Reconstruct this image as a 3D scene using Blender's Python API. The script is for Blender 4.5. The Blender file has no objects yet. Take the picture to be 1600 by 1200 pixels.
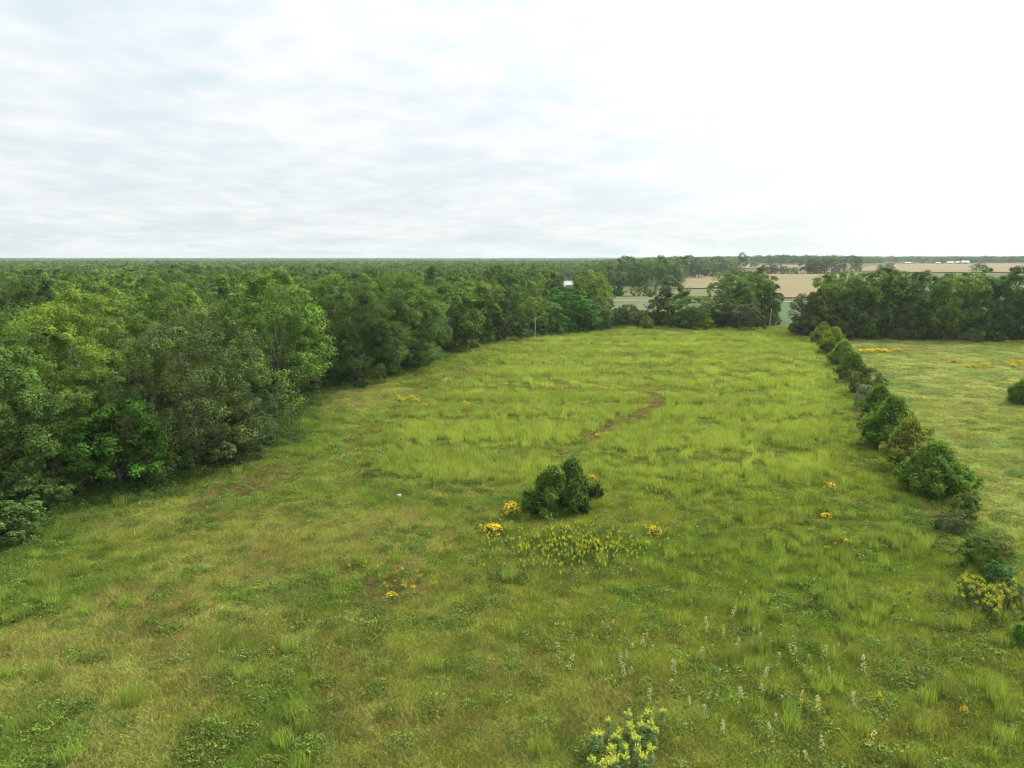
import bpy, math, random
import numpy as np
from mathutils import Vector

R = math.radians
random.seed(7)
RNG = np.random.default_rng(7)
sc = bpy.context.scene
COL = sc.collection

# ------------------------------------------------------------------ camera
CAM_H, PITCH, FPX = 20.0, R(10.0), 1110.0
cam = bpy.data.cameras.new('camera')
cam.sensor_width = 36.0
cam.lens = 36.0 * FPX / 1600.0
cam.clip_start, cam.clip_end = 0.5, 40000
cam_ob = bpy.data.objects.new('camera', cam)
cam_ob.location = (0, 0, CAM_H)
cam_ob.rotation_euler = (R(90) - PITCH, 0, 0)
COL.objects.link(cam_ob)
sc.camera = cam_ob

# ------------------------------------------------------------------ sky, sun, exposure
SUN_EL, SUN_AZ = R(46), R(58)          # azimuth to the right of the viewing direction (+Y)
SUN_DIR = Vector((math.sin(SUN_AZ) * math.cos(SUN_EL), math.cos(SUN_AZ) * math.cos(SUN_EL), math.sin(SUN_EL)))
sc.view_settings.view_transform = 'Standard'
sc.view_settings.look = 'None'
sc.view_settings.exposure = 1.15
sc.view_settings.gamma = 1.0
sc.view_settings.use_curve_mapping = False
sc.cycles.max_bounces = 6
sc.cycles.diffuse_bounces = 3
sc.cycles.transmission_bounces = 4
sc.cycles.volume_bounces = 1
sc.cycles.use_adaptive_sampling = True
sc.cycles.adaptive_threshold = 0.004
sc.cycles.use_denoising = True
sc.cycles.denoising_input_passes = 'RGB_ALBEDO_NORMAL'
sc.cycles.denoising_prefilter = 'ACCURATE'
sc.cycles.filter_width = 1.2

world = bpy.data.worlds.new('World')
sc.world = world
world.use_nodes = True
wn, wl = world.node_tree.nodes, world.node_tree.links
wn.clear()

def nd(nodes, typ, **kw):
    n = nodes.new(typ)
    for k, v in kw.items():
        setattr(n, k, v)
    return n

def build_world():
    out = nd(wn, 'ShaderNodeOutputWorld')
    bg = nd(wn, 'ShaderNodeBackground')
    bg.inputs['Strength'].default_value = 0.1
    wl.new(bg.outputs[0], out.inputs[0])
    sky = nd(wn, 'ShaderNodeTexSky', sky_type='NISHITA', sun_disc=False)
    sky.sun_elevation = SUN_EL
    sky.sun_rotation = SUN_AZ
    sky.air_density, sky.dust_density = 1.0, 2.0
    tc = nd(wn, 'ShaderNodeTexCoord')
    sep = nd(wn, 'ShaderNodeSeparateXYZ')
    wl.new(tc.outputs['Generated'], sep.inputs[0])
    def math_(op, a, b=None, clamp=False):
        m = nd(wn, 'ShaderNodeMath', operation=op, use_clamp=clamp)
        for i, v in enumerate((a, b)):
            if v is None: continue
            if isinstance(v, (int, float)): m.inputs[i].default_value = v
            else: wl.new(v, m.inputs[i])
        return m.outputs[0]
    z = math_('MAXIMUM', sep.outputs[2], 0.0)
    den = math_('ADD', z, 0.13)
    u = math_('DIVIDE', sep.outputs[0], den)
    v = math_('DIVIDE', sep.outputs[1], den)
    cmb = nd(wn, 'ShaderNodeCombineXYZ')
    wl.new(u, cmb.inputs[0]); wl.new(v, cmb.inputs[1])
    mp = nd(wn, 'ShaderNodeMapping')
    mp.inputs['Rotation'].default_value = (0, 0, R(10))
    mp.inputs['Scale'].default_value = (1.25, 1.15, 1)
    wl.new(cmb.outputs[0], mp.inputs[0])
    n1 = nd(wn, 'ShaderNodeTexNoise')
    n1.inputs['Scale'].default_value = 1.0
    n1.inputs['Detail'].default_value = 7
    n1.inputs['Roughness'].default_value = 0.52
    n1.inputs['Distortion'].default_value = 0.25
    wl.new(mp.outputs[0], n1.inputs['Vector'])
    n2 = nd(wn, 'ShaderNodeTexNoise')
    n2.inputs['Scale'].default_value = 4.5
    n2.inputs['Detail'].default_value = 4
    wl.new(mp.outputs[0], n2.inputs['Vector'])
    s = math_('ADD', math_('MULTIPLY', n1.outputs[0], 0.68), math_('MULTIPLY', n2.outputs[0], 0.32))
    ramp = nd(wn, 'ShaderNodeMapRange', interpolation_type='SMOOTHSTEP')
    ramp.inputs['From Min'].default_value = 0.36
    ramp.inputs['From Max'].default_value = 0.64
    wl.new(s, ramp.inputs[0])
    # direction towards the veiled sun: the cloud sheet is thinner lit there
    dot = nd(wn, 'ShaderNodeVectorMath', operation='DOT_PRODUCT')
    wl.new(tc.outputs['Generated'], dot.inputs[0])
    dot.inputs[1].default_value = SUN_DIR
    glow = math_('POWER', math_('MAXIMUM', dot.outputs['Value'], 0.0), 6.5)
    # thin cloud over blue: nishita blended with pale grey-blue cloud
    thin = nd(wn, 'ShaderNodeMix', data_type='RGBA')
    thin.inputs[0].default_value = 0.90
    thin.inputs[7].default_value = (3.28, 3.64, 3.80, 1)
    wl.new(sky.outputs[0], thin.inputs[6])
    cl = nd(wn, 'ShaderNodeMix', data_type='RGBA')
    cl.inputs[7].default_value = (4.18, 4.28, 4.28, 1)
    wl.new(ramp.outputs[0], cl.inputs[0])
    wl.new(thin.outputs[2], cl.inputs[6])
    gm = nd(wn, 'ShaderNodeVectorMath', operation='SCALE')
    gm.inputs[0].default_value = (13.0, 12.9, 12.5)
    wl.new(glow, gm.inputs['Scale'])
    add = nd(wn, 'ShaderNodeVectorMath', operation='ADD')
    wl.new(cl.outputs[2], add.inputs[0]); wl.new(gm.outputs[0], add.inputs[1])
    # an overcast sheet grows steadily brighter from the horizon to the zenith
    up = nd(wn, 'ShaderNodeVectorMath', operation='SCALE')
    wl.new(add.outputs[0], up.inputs[0])
    wl.new(math_('ADD', math_('MULTIPLY', z, 0.35), 1.0), up.inputs['Scale'])
    wl.new(up.outputs[0], bg.inputs['Color'])
build_world()

sun = bpy.data.lights.new('sun', 'SUN')
sun.energy = 1.5
sun.angle = R(16)
sun.color = (1.0, 0.95, 0.86)
sun_ob = bpy.data.objects.new('sun', sun)
sun_ob.rotation_euler = (-SUN_DIR).to_track_quat('-Z', 'Y').to_euler()
sun_ob.location = (0, 0, 200)
COL.objects.link(sun_ob)

# ------------------------------------------------------------------ noise, terrain, projection helpers
_LAT = np.random.default_rng(99).random((256, 256))
def vnoise(x, y):
    x = np.asarray(x, float); y = np.asarray(y, float)
    xi, yi = np.floor(x).astype(int), np.floor(y).astype(int)
    fx, fy = x - xi, y - yi
    fx, fy = fx * fx * (3 - 2 * fx), fy * fy * (3 - 2 * fy)
    a = _LAT[xi & 255, yi & 255]; b = _LAT[(xi + 1) & 255, yi & 255]
    c = _LAT[xi & 255, (yi + 1) & 255]; d = _LAT[(xi + 1) & 255, (yi + 1) & 255]
    return (a * (1 - fx) + b * fx) * (1 - fy) + (c * (1 - fx) + d * fx) * fy
def fbm(x, y, scale, oct=3, seed=0):
    x = np.asarray(x, float) / scale + seed * 17.3; y = np.asarray(y, float) / scale + seed * 9.7
    s, a, t = 0, 0.5, 0
    for k in range(oct):
        s = s + a * vnoise(x, y); t += a
        x, y, a = x * 2.03 + 5.1, y * 2.03 + 1.7, a * 0.5
    return s / t
def sstep(a, b, x):
    t = np.clip((np.asarray(x, float) - a) / (b - a), 0, 1)
    return t * t * (3 - 2 * t)
def terr(x, y):
    x = np.asarray(x, float); y = np.asarray(y, float)
    d = np.hypot(x, y)
    ratio = x / np.maximum(d, 1.0)
    right = sstep(0.05, 0.30, ratio) * (y > 0)
    z = 10.5 * sstep(350, 1050, d) * right
    z = z + 11.0 * sstep(1500, 6000, d) * (1 - 0.35 * right)
    z = z + (fbm(x, y, 30, 2, 1) - 0.5) * 0.7 * sstep(8, 30, d) * (1 - sstep(400, 700, d))
    z = z + (fbm(x, y, 300, 2, 2) - 0.5) * 5.0 * sstep(600, 1500, d)
    return z
CP, SP = math.cos(PITCH), math.sin(PITCH)
def ground(px, py):
    """world ground point seen at a photo pixel (1600 x 1200)"""
    a, b = px - 800.0, 600.0 - py
    dx, dy, dz = a, FPX * CP + b * SP, -FPX * SP + b * CP
    z = 0.0
    for _ in range(30):
        t = (CAM_H - z) / max(-dz, 1e-3)
        z = 0.5 * z + 0.5 * float(terr(dx * t, dy * t))
    t = (CAM_H - z) / max(-dz, 1e-3)
    return dx * t, dy * t, float(terr(dx * t, dy * t))
def project(x, y, z):
    zz = np.asarray(z, float) - CAM_H
    dep = y * CP - zz * SP
    up = y * SP + zz * CP
    dep = np.where(dep < 0.1, 0.1, dep)
    return 800 + FPX * x / dep, 600 - FPX * up / dep, dep
def in_poly(x, y, poly):
    x = np.asarray(x, float); y = np.asarray(y, float)
    inside = np.zeros(x.shape, bool)
    n = len(poly)
    for i in range(n):
        x1, y1 = poly[i]; x2, y2 = poly[(i + 1) % n]
        c = ((y1 > y) != (y2 > y)) & (x < (x2 - x1) * (y - y1) / ((y2 - y1) if y2 != y1 else 1e-9) + x1)
        inside ^= c
    return inside
def seg_dist(x, y, pts):
    d = np.full(np.shape(x), 1e9)
    for (x1, y1), (x2, y2) in zip(pts[:-1], pts[1:]):
        vx, vy = x2 - x1, y2 - y1
        t = np.clip(((x - x1) * vx + (y - y1) * vy) / (vx * vx + vy * vy + 1e-9), 0, 1)
        d = np.minimum(d, np.hypot(x - x1 - t * vx, y - y1 - t * vy))
    return d

# ------------------------------------------------------------------ mesh and object helpers
def mesh_np(name, verts, quads=None, tris=None, mat=None, tint=None, smooth=False):
    verts = np.asarray(verts, np.float32)
    me = bpy.data.meshes.new(name)
    loops, starts, tot = [], [], 0
    if quads is not None and len(quads):
        q = np.asarray(quads, np.int32); loops.append(q.ravel()); starts.append(np.arange(len(q)) * 4); tot = len(q) * 4
    if tris is not None and len(tris):
        t = np.asarray(tris, np.int32); loops.append(t.ravel()); starts.append(tot + np.arange(len(t)) * 3)
    loops = np.concatenate(loops); starts = np.concatenate(starts)
    me.vertices.add(len(verts)); me.vertices.foreach_set('co', verts.ravel())
    me.loops.add(len(loops)); me.loops.foreach_set('vertex_index', loops.astype(np.int32))
    me.polygons.add(len(starts)); me.polygons.foreach_set('loop_start', starts.astype(np.int32))
    if tint is not None:
        a = me.attributes.new('tint', 'FLOAT', 'FACE')
        a.data.foreach_set('value', np.asarray(tint, np.float32))
    me.update(calc_edges=True)
    if smooth:
        me.polygons.foreach_set('use_smooth', np.ones(len(starts), bool))
    if mat: me.materials.append(mat)
    return me
def link(name, me, parent=None):
    o = bpy.data.objects.new(name, me)
    COL.objects.link(o)
    if parent: o.parent = parent
    return o
def tag(o, label=None, cat=None, group=None, kind=None):
    if label: o['label'] = label
    if cat: o['category'] = cat
    if group: o['group'] = group
    if kind: o['kind'] = kind
    return o
def empty(name, loc, rz=0, scale=(1, 1, 1)):
    o = bpy.data.objects.new(name, None)
    o.empty_display_size = 0.3
    o.location = loc; o.rotation_euler = (0, 0, rz); o.scale = scale
    COL.objects.link(o)
    return o
class MB:
    """collects simple shapes into one mesh"""
    def __init__(s): s.v, s.q, s.t, s.qt, s.tt = [], [], [], [], []
    def tube(s, pts, rad, n=7, cap=True):
        base = len(s.v)
        pts = [np.asarray(p, float) for p in pts]
        for i, p in enumerate(pts):
            d = pts[min(i + 1, len(pts) - 1)] - pts[max(i - 1, 0)]
            d = d / (np.linalg.norm(d) + 1e-9)
            a = np.cross(d, (1, 0, 0) if abs(d[0]) < 0.8 else (0, 1, 0)); a /= np.linalg.norm(a)
            b = np.cross(d, a)
            for k in range(n):
                th = 2 * math.pi * k / n
                s.v.append(tuple(p + rad[i] * (math.cos(th) * a + math.sin(th) * b)))
        for i in range(len(pts) - 1):
            for k in range(n):
                s.q.append((base + i * n + k, base + i * n + (k + 1) % n, base + (i + 1) * n + (k + 1) % n, base + (i + 1) * n + k))
        if cap:
            s.v.append(tuple(pts[-1])); c = len(s.v) - 1
            e = base + (len(pts) - 1) * n
            for k in range(n): s.t.append((e + k, e + (k + 1) % n, c))
    def box(s, x0, x1, y0, y1, z0, z1):
        b = len(s.v)
        s.v += [(x0, y0, z0), (x1, y0, z0), (x1, y1, z0), (x0, y1, z0), (x0, y0, z1), (x1, y0, z1), (x1, y1, z1), (x0, y1, z1)]
        s.q += [(b, b + 3, b + 2, b + 1), (b + 4, b + 5, b + 6, b + 7), (b, b + 1, b + 5, b + 4), (b + 1, b + 2, b + 6, b + 5), (b + 2, b + 3, b + 7, b + 6), (b + 3, b, b + 4, b + 7)]
    def quad(s, *p):
        b = len(s.v); s.v += list(p); s.q.append((b, b + 1, b + 2, b + 3))
    def tri(s, *p):
        b = len(s.v); s.v += list(p); s.t.append((b, b + 1, b + 2))
    def mesh(s, name, mat, smooth=False): return mesh_np(name, s.v, s.q, s.t, mat, None, smooth)

# ------------------------------------------------------------------ materials
def new_mat(name):
    m = bpy.data.materials.new(name); m.use_nodes = True
    m.node_tree.nodes.clear()
    return m, m.node_tree.nodes, m.node_tree.links
def rgba(c): return (c[0], c[1], c[2], 1)
def mixrgb(n, l, fac, a, b, blend='MIX'):
    m = nd(n, 'ShaderNodeMix', data_type='RGBA', blend_type=blend)
    for i, v in ((0, fac), (6, a), (7, b)):
        if isinstance(v, (int, float)): m.inputs[i].default_value = v
        elif isinstance(v, tuple): m.inputs[i].default_value = rgba(v)
        else: l.new(v, m.inputs[i])
    return m.outputs[2]
def noise_of(n, l, scale, detail=4, coord='Object', rough=0.6):
    t = nd(n, 'ShaderNodeTexCoord'); x = nd(n, 'ShaderNodeTexNoise')
    x.inputs['Scale'].default_value = scale; x.inputs['Detail'].default_value = detail; x.inputs['Roughness'].default_value = rough
    l.new(t.outputs[coord], x.inputs['Vector'])
    return x.outputs[0]
def maprange(n, l, v, a, b, c=0.0, d=1.0):
    m = nd(n, 'ShaderNodeMapRange'); m.clamp = True
    for i, q in enumerate((a, b, c, d)): m.inputs[1 + i].default_value = q
    l.new(v, m.inputs[0]); return m.outputs[0]

def leaf_material(name, source='OBJECT', ramp=None, translucent=0.30, gloss=0.06, spread=0.62, hue=(1.22, 1.12, 0.7)):
    """foliage: colour of the single plant x variation from leaf clump to leaf clump"""
    m, n, l = new_mat(name)
    at = nd(n, 'ShaderNodeAttribute', attribute_name='tint')
    if source == 'OBJECT':
        oi = nd(n, 'ShaderNodeObjectInfo'); base = oi.outputs['Color']
    elif source == 'INSTANCER':
        ia = nd(n, 'ShaderNodeAttribute', attribute_type='INSTANCER', attribute_name='col'); base = ia.outputs['Color']
    else:
        rg = nd(n, 'ShaderNodeRGB'); rg.outputs[0].default_value = rgba(ramp); base = rg.outputs[0]
    f = maprange(n, l, at.outputs['Fac'], 0, 1, 1 - spread, 1 + spread)
    sc_ = nd(n, 'ShaderNodeVectorMath', operation='SCALE')
    l.new(base, sc_.inputs[0]); l.new(f, sc_.inputs['Scale'])
    warm = mixrgb(n, l, 1.0, sc_.outputs[0], hue, 'MULTIPLY')
    k = maprange(n, l, at.outputs['Fac'], 0.55, 1.0, 0.0, 0.8)
    colr = mixrgb(n, l, k, sc_.outputs[0], warm)
    p = nd(n, 'ShaderNodeBsdfPrincipled')
    p.inputs['Roughness'].default_value = 0.55
    p.inputs['Specular IOR Level'].default_value = gloss
    l.new(colr, p.inputs['Base Color'])
    tr = nd(n, 'ShaderNodeBsdfTranslucent')
    tc = mixrgb(n, l, 1.0, colr, (1.15, 1.25, 0.6), 'MULTIPLY')
    l.new(tc, tr.inputs['Color'])
    mx = nd(n, 'ShaderNodeMixShader'); mx.inputs[0].default_value = translucent
    l.new(p.outputs[0], mx.inputs[1]); l.new(tr.outputs[0], mx.inputs[2])
    o = nd(n, 'ShaderNodeOutputMaterial'); l.new(mx.outputs[0], o.inputs[0])
    return m
def plain_mat(name, ca, cb, scale=3.0, rough=0.8, bump=0.0, metal=0.0, contrast=(0.35, 0.65)):
    m, n, l = new_mat(name)
    f = maprange(n, l, noise_of(n, l, scale, 6), *contrast)
    c = mixrgb(n, l, f, ca, cb)
    p = nd(n, 'ShaderNodeBsdfPrincipled'); p.inputs['Roughness'].default_value = rough; p.inputs['Metallic'].default_value = metal
    p.inputs['Specular IOR Level'].default_value = 0.3
    l.new(c, p.inputs['Base Color'])
    if bump:
        b = nd(n, 'ShaderNodeBump'); b.inputs['Strength'].default_value = bump
        l.new(noise_of(n, l, scale * 6, 5), b.inputs['Height']); l.new(b.outputs[0], p.inputs['Normal'])
    o = nd(n, 'ShaderNodeOutputMaterial'); l.new(p.outputs[0], o.inputs[0])
    return m
M = {}
M['leaf'] = leaf_material('leaf', 'OBJECT')
M['needle'] = leaf_material('needle', 'OBJECT', translucent=0.3, gloss=0.05, spread=0.6, hue=(1.6, 1.25, 0.6))
M['grass'] = leaf_material('grass', 'INSTANCER', translucent=0.35, gloss=0.06, spread=0.62, hue=(1.25, 1.05, 0.85))
M['far_leaf'] = leaf_material('far_leaf', 'INSTANCER', translucent=0.25)
M['bark'] = plain_mat('bark', (0.085, 0.075, 0.055), (0.17, 0.155, 0.120), 2.0, 0.95, 0.6)
M['grey_bark'] = plain_mat('grey_bark', (0.22, 0.20, 0.175), (0.36, 0.33, 0.30), 2.0, 0.95, 0.4)
M['stem'] = plain_mat('stem', (0.07, 0.10, 0.03), (0.13, 0.15, 0.05), 8.0, 0.8)
M['petal'] = leaf_material('petal', 'OBJECT', translucent=0.2, gloss=0.1, spread=0.35, hue=(1.1, 1.0, 0.9))
M['white_paint'] = plain_mat('white_paint', (0.62, 0.62, 0.60), (0.78, 0.78, 0.76), 4.0, 0.5)
M['pole_wood'] = plain_mat('pole_wood', (0.42, 0.40, 0.36), (0.60, 0.58, 0.54), 3.0, 0.8, 0.3)
M['metal_roof'] = plain_mat('metal_roof', (0.66, 0.67, 0.68), (0.78, 0.79, 0.80), 0.6, 0.35)
M['siding'] = plain_mat('siding', (0.48, 0.42, 0.40), (0.58, 0.52, 0.50), 0.8, 0.8)
M['grey_roof'] = plain_mat('grey_roof', (0.42, 0.43, 0.45), (0.52, 0.53, 0.55), 0.6, 0.5)
M['glass'] = plain_mat('glass', (0.03, 0.035, 0.04), (0.05, 0.055, 0.06), 1.0, 0.1)
M['door'] = plain_mat('door', (0.12, 0.10, 0.09), (0.16, 0.13, 0.11), 2.0, 0.6)

def ground_material():
    m, n, l = new_mat('ground')
    big = noise_of(n, l, 0.035, 5)
    mid = noise_of(n, l, 0.25, 6)
    fine = noise_of(n, l, 3.0, 8, rough=0.7)
    c = mixrgb(n, l, maprange(n, l, big, 0.35, 0.65), (0.095, 0.115, 0.035), (0.125, 0.120, 0.045))
    c = mixrgb(n, l, maprange(n, l, mid, 0.48, 0.70), c, (0.15, 0.125, 0.055))
    c = mixrgb(n, l, maprange(n, l, fine, 0.35, 0.75, 0.0, 0.7), c, (0.055, 0.065, 0.022))
    p = nd(n, 'ShaderNodeBsdfPrincipled'); p.inputs['Roughness'].default_value = 0.95; p.inputs['Specular IOR Level'].default_value = 0.1
    l.new(c, p.inputs['Base Color'])
    b = nd(n, 'ShaderNodeBump'); b.inputs['Strength'].default_value = 0.8; b.inputs['Distance'].default_value = 0.15
    l.new(fine, b.inputs['Height']); l.new(b.outputs[0], p.inputs['Normal'])
    o = nd(n, 'ShaderNodeOutputMaterial'); l.new(p.outputs[0], o.inputs[0])
    return m
def crop_material():
    m, n, l = new_mat('ripening_crop')
    t = nd(n, 'ShaderNodeTexCoord')
    w = nd(n, 'ShaderNodeTexWave', wave_type='BANDS', bands_direction='X')
    w.inputs['Scale'].default_value = 0.12; w.inputs['Distortion'].default_value = 1.2; w.inputs['Detail'].default_value = 2
    l.new(t.outputs['Object'], w.inputs['Vector'])
    c = mixrgb(n, l, maprange(n, l, noise_of(n, l, 0.02, 5), 0.35, 0.65), (0.215, 0.180, 0.098), (0.255, 0.210, 0.118))
    c = mixrgb(n, l, maprange(n, l, noise_of(n, l, 0.008, 3), 0.55, 0.75, 0, 0.6), c, (0.21, 0.20, 0.09))
    k = nd(n, 'ShaderNodeMath', operation='MULTIPLY'); l.new(w.outputs['Fac'], k.inputs[0]); k.inputs[1].default_value = 0.35
    c = mixrgb(n, l, k.outputs[0], c, (0.20, 0.155, 0.085))
    p = nd(n, 'ShaderNodeBsdfPrincipled'); p.inputs['Roughness'].default_value = 1.0; p.inputs['Specular IOR Level'].default_value = 0.05
    l.new(c, p.inputs['Base Color'])
    o = nd(n, 'ShaderNodeOutputMaterial'); l.new(p.outputs[0], o.inputs[0])
    return m
M['ground'] = ground_material()
M['crop'] = crop_material()
M['lawn'] = plain_mat('lawn', (0.045, 0.090, 0.018), (0.060, 0.105, 0.022), 0.08, 0.95)
M['pasture'] = plain_mat('pasture', (0.090, 0.120, 0.030), (0.125, 0.135, 0.042), 0.06, 0.95, 0.3)
M['dirt'] = plain_mat('dirt', (0.22, 0.135, 0.075), (0.30, 0.20, 0.115), 1.2, 0.95, 0.5)
M['gravel'] = plain_mat('gravel', (0.22, 0.21, 0.19), (0.28, 0.27, 0.24), 0.5, 0.9)

# ------------------------------------------------------------------ the ground
def build_ground():
    rs = [0.0]; r = 3.0
    while r < 9000: rs.append(r); r *= 1.031
    rs.append(9000.0)
    na = 360
    th = np.linspace(0, 2 * math.pi, na, endpoint=False)
    rr = np.array(rs[1:])
    X = rr[:, None] * np.cos(th)[None]; Y = rr[:, None] * np.sin(th)[None]
    Z = terr(X, Y)
    v = np.concatenate([[[0, 0, float(terr(0, 0))]], np.stack([X.ravel(), Y.ravel(), Z.ravel()], 1)])
    i = np.arange(len(rr) - 1)[:, None] * na; k = np.arange(na)[None]; k2 = (k + 1) % na
    q = np.stack([1 + i + k, 1 + i + na + k, 1 + i + na + k2, 1 + i + k2], -1).reshape(-1, 4)
    t = np.stack([np.zeros(na, int), 1 + np.arange(na), 1 + (np.arange(na) + 1) % na], 1)
    o = link('ground', mesh_np('ground', v, q, t, M['ground'], None, True))
    tag(o, 'rough grassy ground of the open field and the land beyond', kind='structure')
build_ground()

def sheet(name, pix, mat, lift, label, nu=40, nv=14):
    """a ground sheet inside four photo-measured ground corners: near-left, near-right, far-right, far-left"""
    c = [np.array(ground(*p)[:2]) for p in pix]
    u, v = np.meshgrid(np.linspace(0, 1, nu), np.linspace(0, 1, nv))
    wob = lambda s: (fbm(u * 7 + s, v * 7, 1.0, 2, s) - 0.5) * 0.02
    P = ((1 - u)[..., None] * (1 - v)[..., None] * c[0] + u[..., None] * (1 - v)[..., None] * c[1] + u[..., None] * v[..., None] * c[2] + (1 - u)[..., None] * v[..., None] * c[3])
    X, Y = P[..., 0], P[..., 1]
    Z = terr(X, Y) + lift
    vv = np.stack([X.ravel(), Y.ravel(), Z.ravel()], 1)
    i, j = np.meshgrid(np.arange(nv - 1), np.arange(nu - 1), indexing='ij')
    a = (i * nu + j).ravel()
    q = np.stack([a, a + 1, a + nu + 1, a + nu], 1)
    o = link(name, mesh_np(name, vv, q, None, mat, None, True))
    return tag(o, label, kind='structure')
sheet('crop_field', [(1150, 466), (1420, 466), (1400, 429), (1195, 429)], M['crop'], 0.55, 'tan ripening crop field between the tree groups right of centre')
sheet('crop_field', [(1052, 452), (1150, 450), (1150, 431), (1068, 433)], M['crop'], 0.55, 'small tan crop strip left of the round tree group')
sheet('crop_field', [(1395, 426), (1640, 426), (1640, 412.8), (1385, 413.2)], M['crop'], 0.7, 'far tan crop field above the right treeline')
sheet('crop_field', [(1345, 424), (1368, 424), (1370, 415.5), (1352, 417)], M['crop'], 0.6, 'small far tan field beside the dark tree clump')
sheet('crop_field', [(1130, 420), (1262, 419), (1262, 414.5), (1140, 414.5)], M['crop'], 0.7, 'far tan field strip behind the tall lone tree')
sheet('pasture', [(915, 500), (1050, 500), (1040, 458), (938, 458)], M['pasture'], 0.25, 'yellow green pasture clearing beyond the field edge')
sheet('lawn', [(1195, 512), (1300, 512), (1300, 473), (1195, 473)], M['lawn'], 0.2, 'mown green lawn strip between the two tree groups')
sheet('pasture', [(1040, 464), (1140, 464), (1140, 452.5), (1045, 453)], M['pasture'], 0.3, 'grassy verge in front of the small crop strip')
sheet('road', [(930, 472.3), (1560, 472.3), (1560, 471.2), (930, 471.2)], M['gravel'], 0.4, 'pale gravel road running across behind the trees', 80, 4)

# ------------------------------------------------------------------ plant generators
def rand_dirs(n, rng):
    v = rng.normal(size=(n, 3)); return v / (np.linalg.norm(v, axis=1, keepdims=True) + 1e-9)
def norm(v): return v / (np.linalg.norm(v, axis=-1, keepdims=True) + 1e-9)
def leaf_quads(p, nrm, L, W, rng, tang=None, fold=0.12):
    n = len(p)
    t = rand_dirs(n, rng) if tang is None else tang
    b = norm(np.cross(nrm, t)); t = norm(np.cross(b, nrm))
    L = np.asarray(L)[:, None] if np.ndim(L) else L
    W = np.asarray(W)[:, None] if np.ndim(W) else W
    v = np.stack([p - t * L * 0.5, p + b * W * 0.5 + nrm * fold * L, p + t * L * 0.5, p - b * W * 0.5 + nrm * fold * L], 1).reshape(-1, 3)
    q = np.arange(4 * n).reshape(-1, 4)
    return v, q
def crown_mesh(name, seed, H, RX, base, nl, ns, nleaf, leaf, mat, lobe=(0.20, 0.32), top=1.0, low=-0.55, ragged=0.25, flat=0.85, skirt=0.3):
    """foliage: lobes round a limb framework, twig clumps on each lobe, leaves on each clump"""
    rng = np.random.default_rng(seed)
    RZ = (H - base) * 0.5; C = np.array([0, 0, base + RZ])
    k = np.arange(nl) + 0.5
    zz = low + (top - low) * k / nl
    ph = k * 2.39996 + rng.uniform(-0.5, 0.5, nl)
    rh = np.where(zz > 0, np.sqrt(np.clip(1 - np.abs(zz) ** 2.0, 0, 1)), 1 - skirt * zz * zz)
    d0 = np.stack([rh * np.cos(ph), rh * np.sin(ph), zz], 1) + rng.normal(0, 0.10, (nl, 3)); d = norm(d0)
    rad = rng.uniform(0.70, 0.86, nl) + rng.uniform(-ragged, ragged * 0.6, nl) * 0.4
    lr = rng.uniform(lobe[0], lobe[1], nl) * RX * rng.choice([0.75, 1.0, 1.3], nl)
    lc = C + d0 * np.stack([rad * RX, rad * RX, np.where(d0[:, 2] < 0, 0.95, rad * 1.06) * RZ], 1)
    inner = max(3, nl // 6)
    pick = rng.permutation(nl)[:inner]
    lc[pick] = C + rng.normal(0, 0.25, (inner, 3)) * np.array([RX, RX, RZ]); lr[pick] *= 1.25
    # clumps
    n2 = nl * ns
    li = np.repeat(np.arange(nl), ns)
    sd = norm(rand_dirs(n2, rng) + 0.75 * d[li] + np.array([0, 0, 0.35]))
    scn = lc[li] + sd * lr[li][:, None] * np.array([1, 1, flat]) * rng.uniform(0.55, 1.05, (n2, 1))
    sr = lr[li] * rng.uniform(0.30, 0.52, n2)
    stint = np.clip(rng.normal(0.5, 0.17, n2) + np.repeat(rng.normal(0, 0.10, nl), ns), 0, 1)
    n3 = n2 * nleaf
    si = np.repeat(np.arange(n2), nleaf)
    ld = norm(rand_dirs(n3, rng) + 0.45 * sd[si] + np.array([0, 0, 0.15]))
    p = scn[si] + ld * (sr[si] * rng.uniform(0.45, 1.12, n3))[:, None] * np.array([1, 1, 0.85])
    nr = norm(ld * 0.8 + np.array([0, 0, 0.5]) + rng.normal(0, 0.38, (n3, 3)))
    L = leaf * rng.uniform(0.65, 1.35, n3)
    v, q = leaf_quads(p, nr, L, L * 0.62, rng)
    fz = (H - 0.05) / np.quantile(v[:, 2], 0.9995); fr = RX / np.quantile(np.hypot(v[:, 0], v[:, 1]), 0.985)
    fs = np.array([fr, fr, fz]); v = v * fs; lc = lc * fs
    v[:, 2] = np.maximum(v[:, 2], 0.05)
    tint = np.clip(stint[si] + rng.normal(0, 0.10, n3), 0, 1)
    return mesh_np(name, v, q, None, mat, tint), lc, lr
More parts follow.
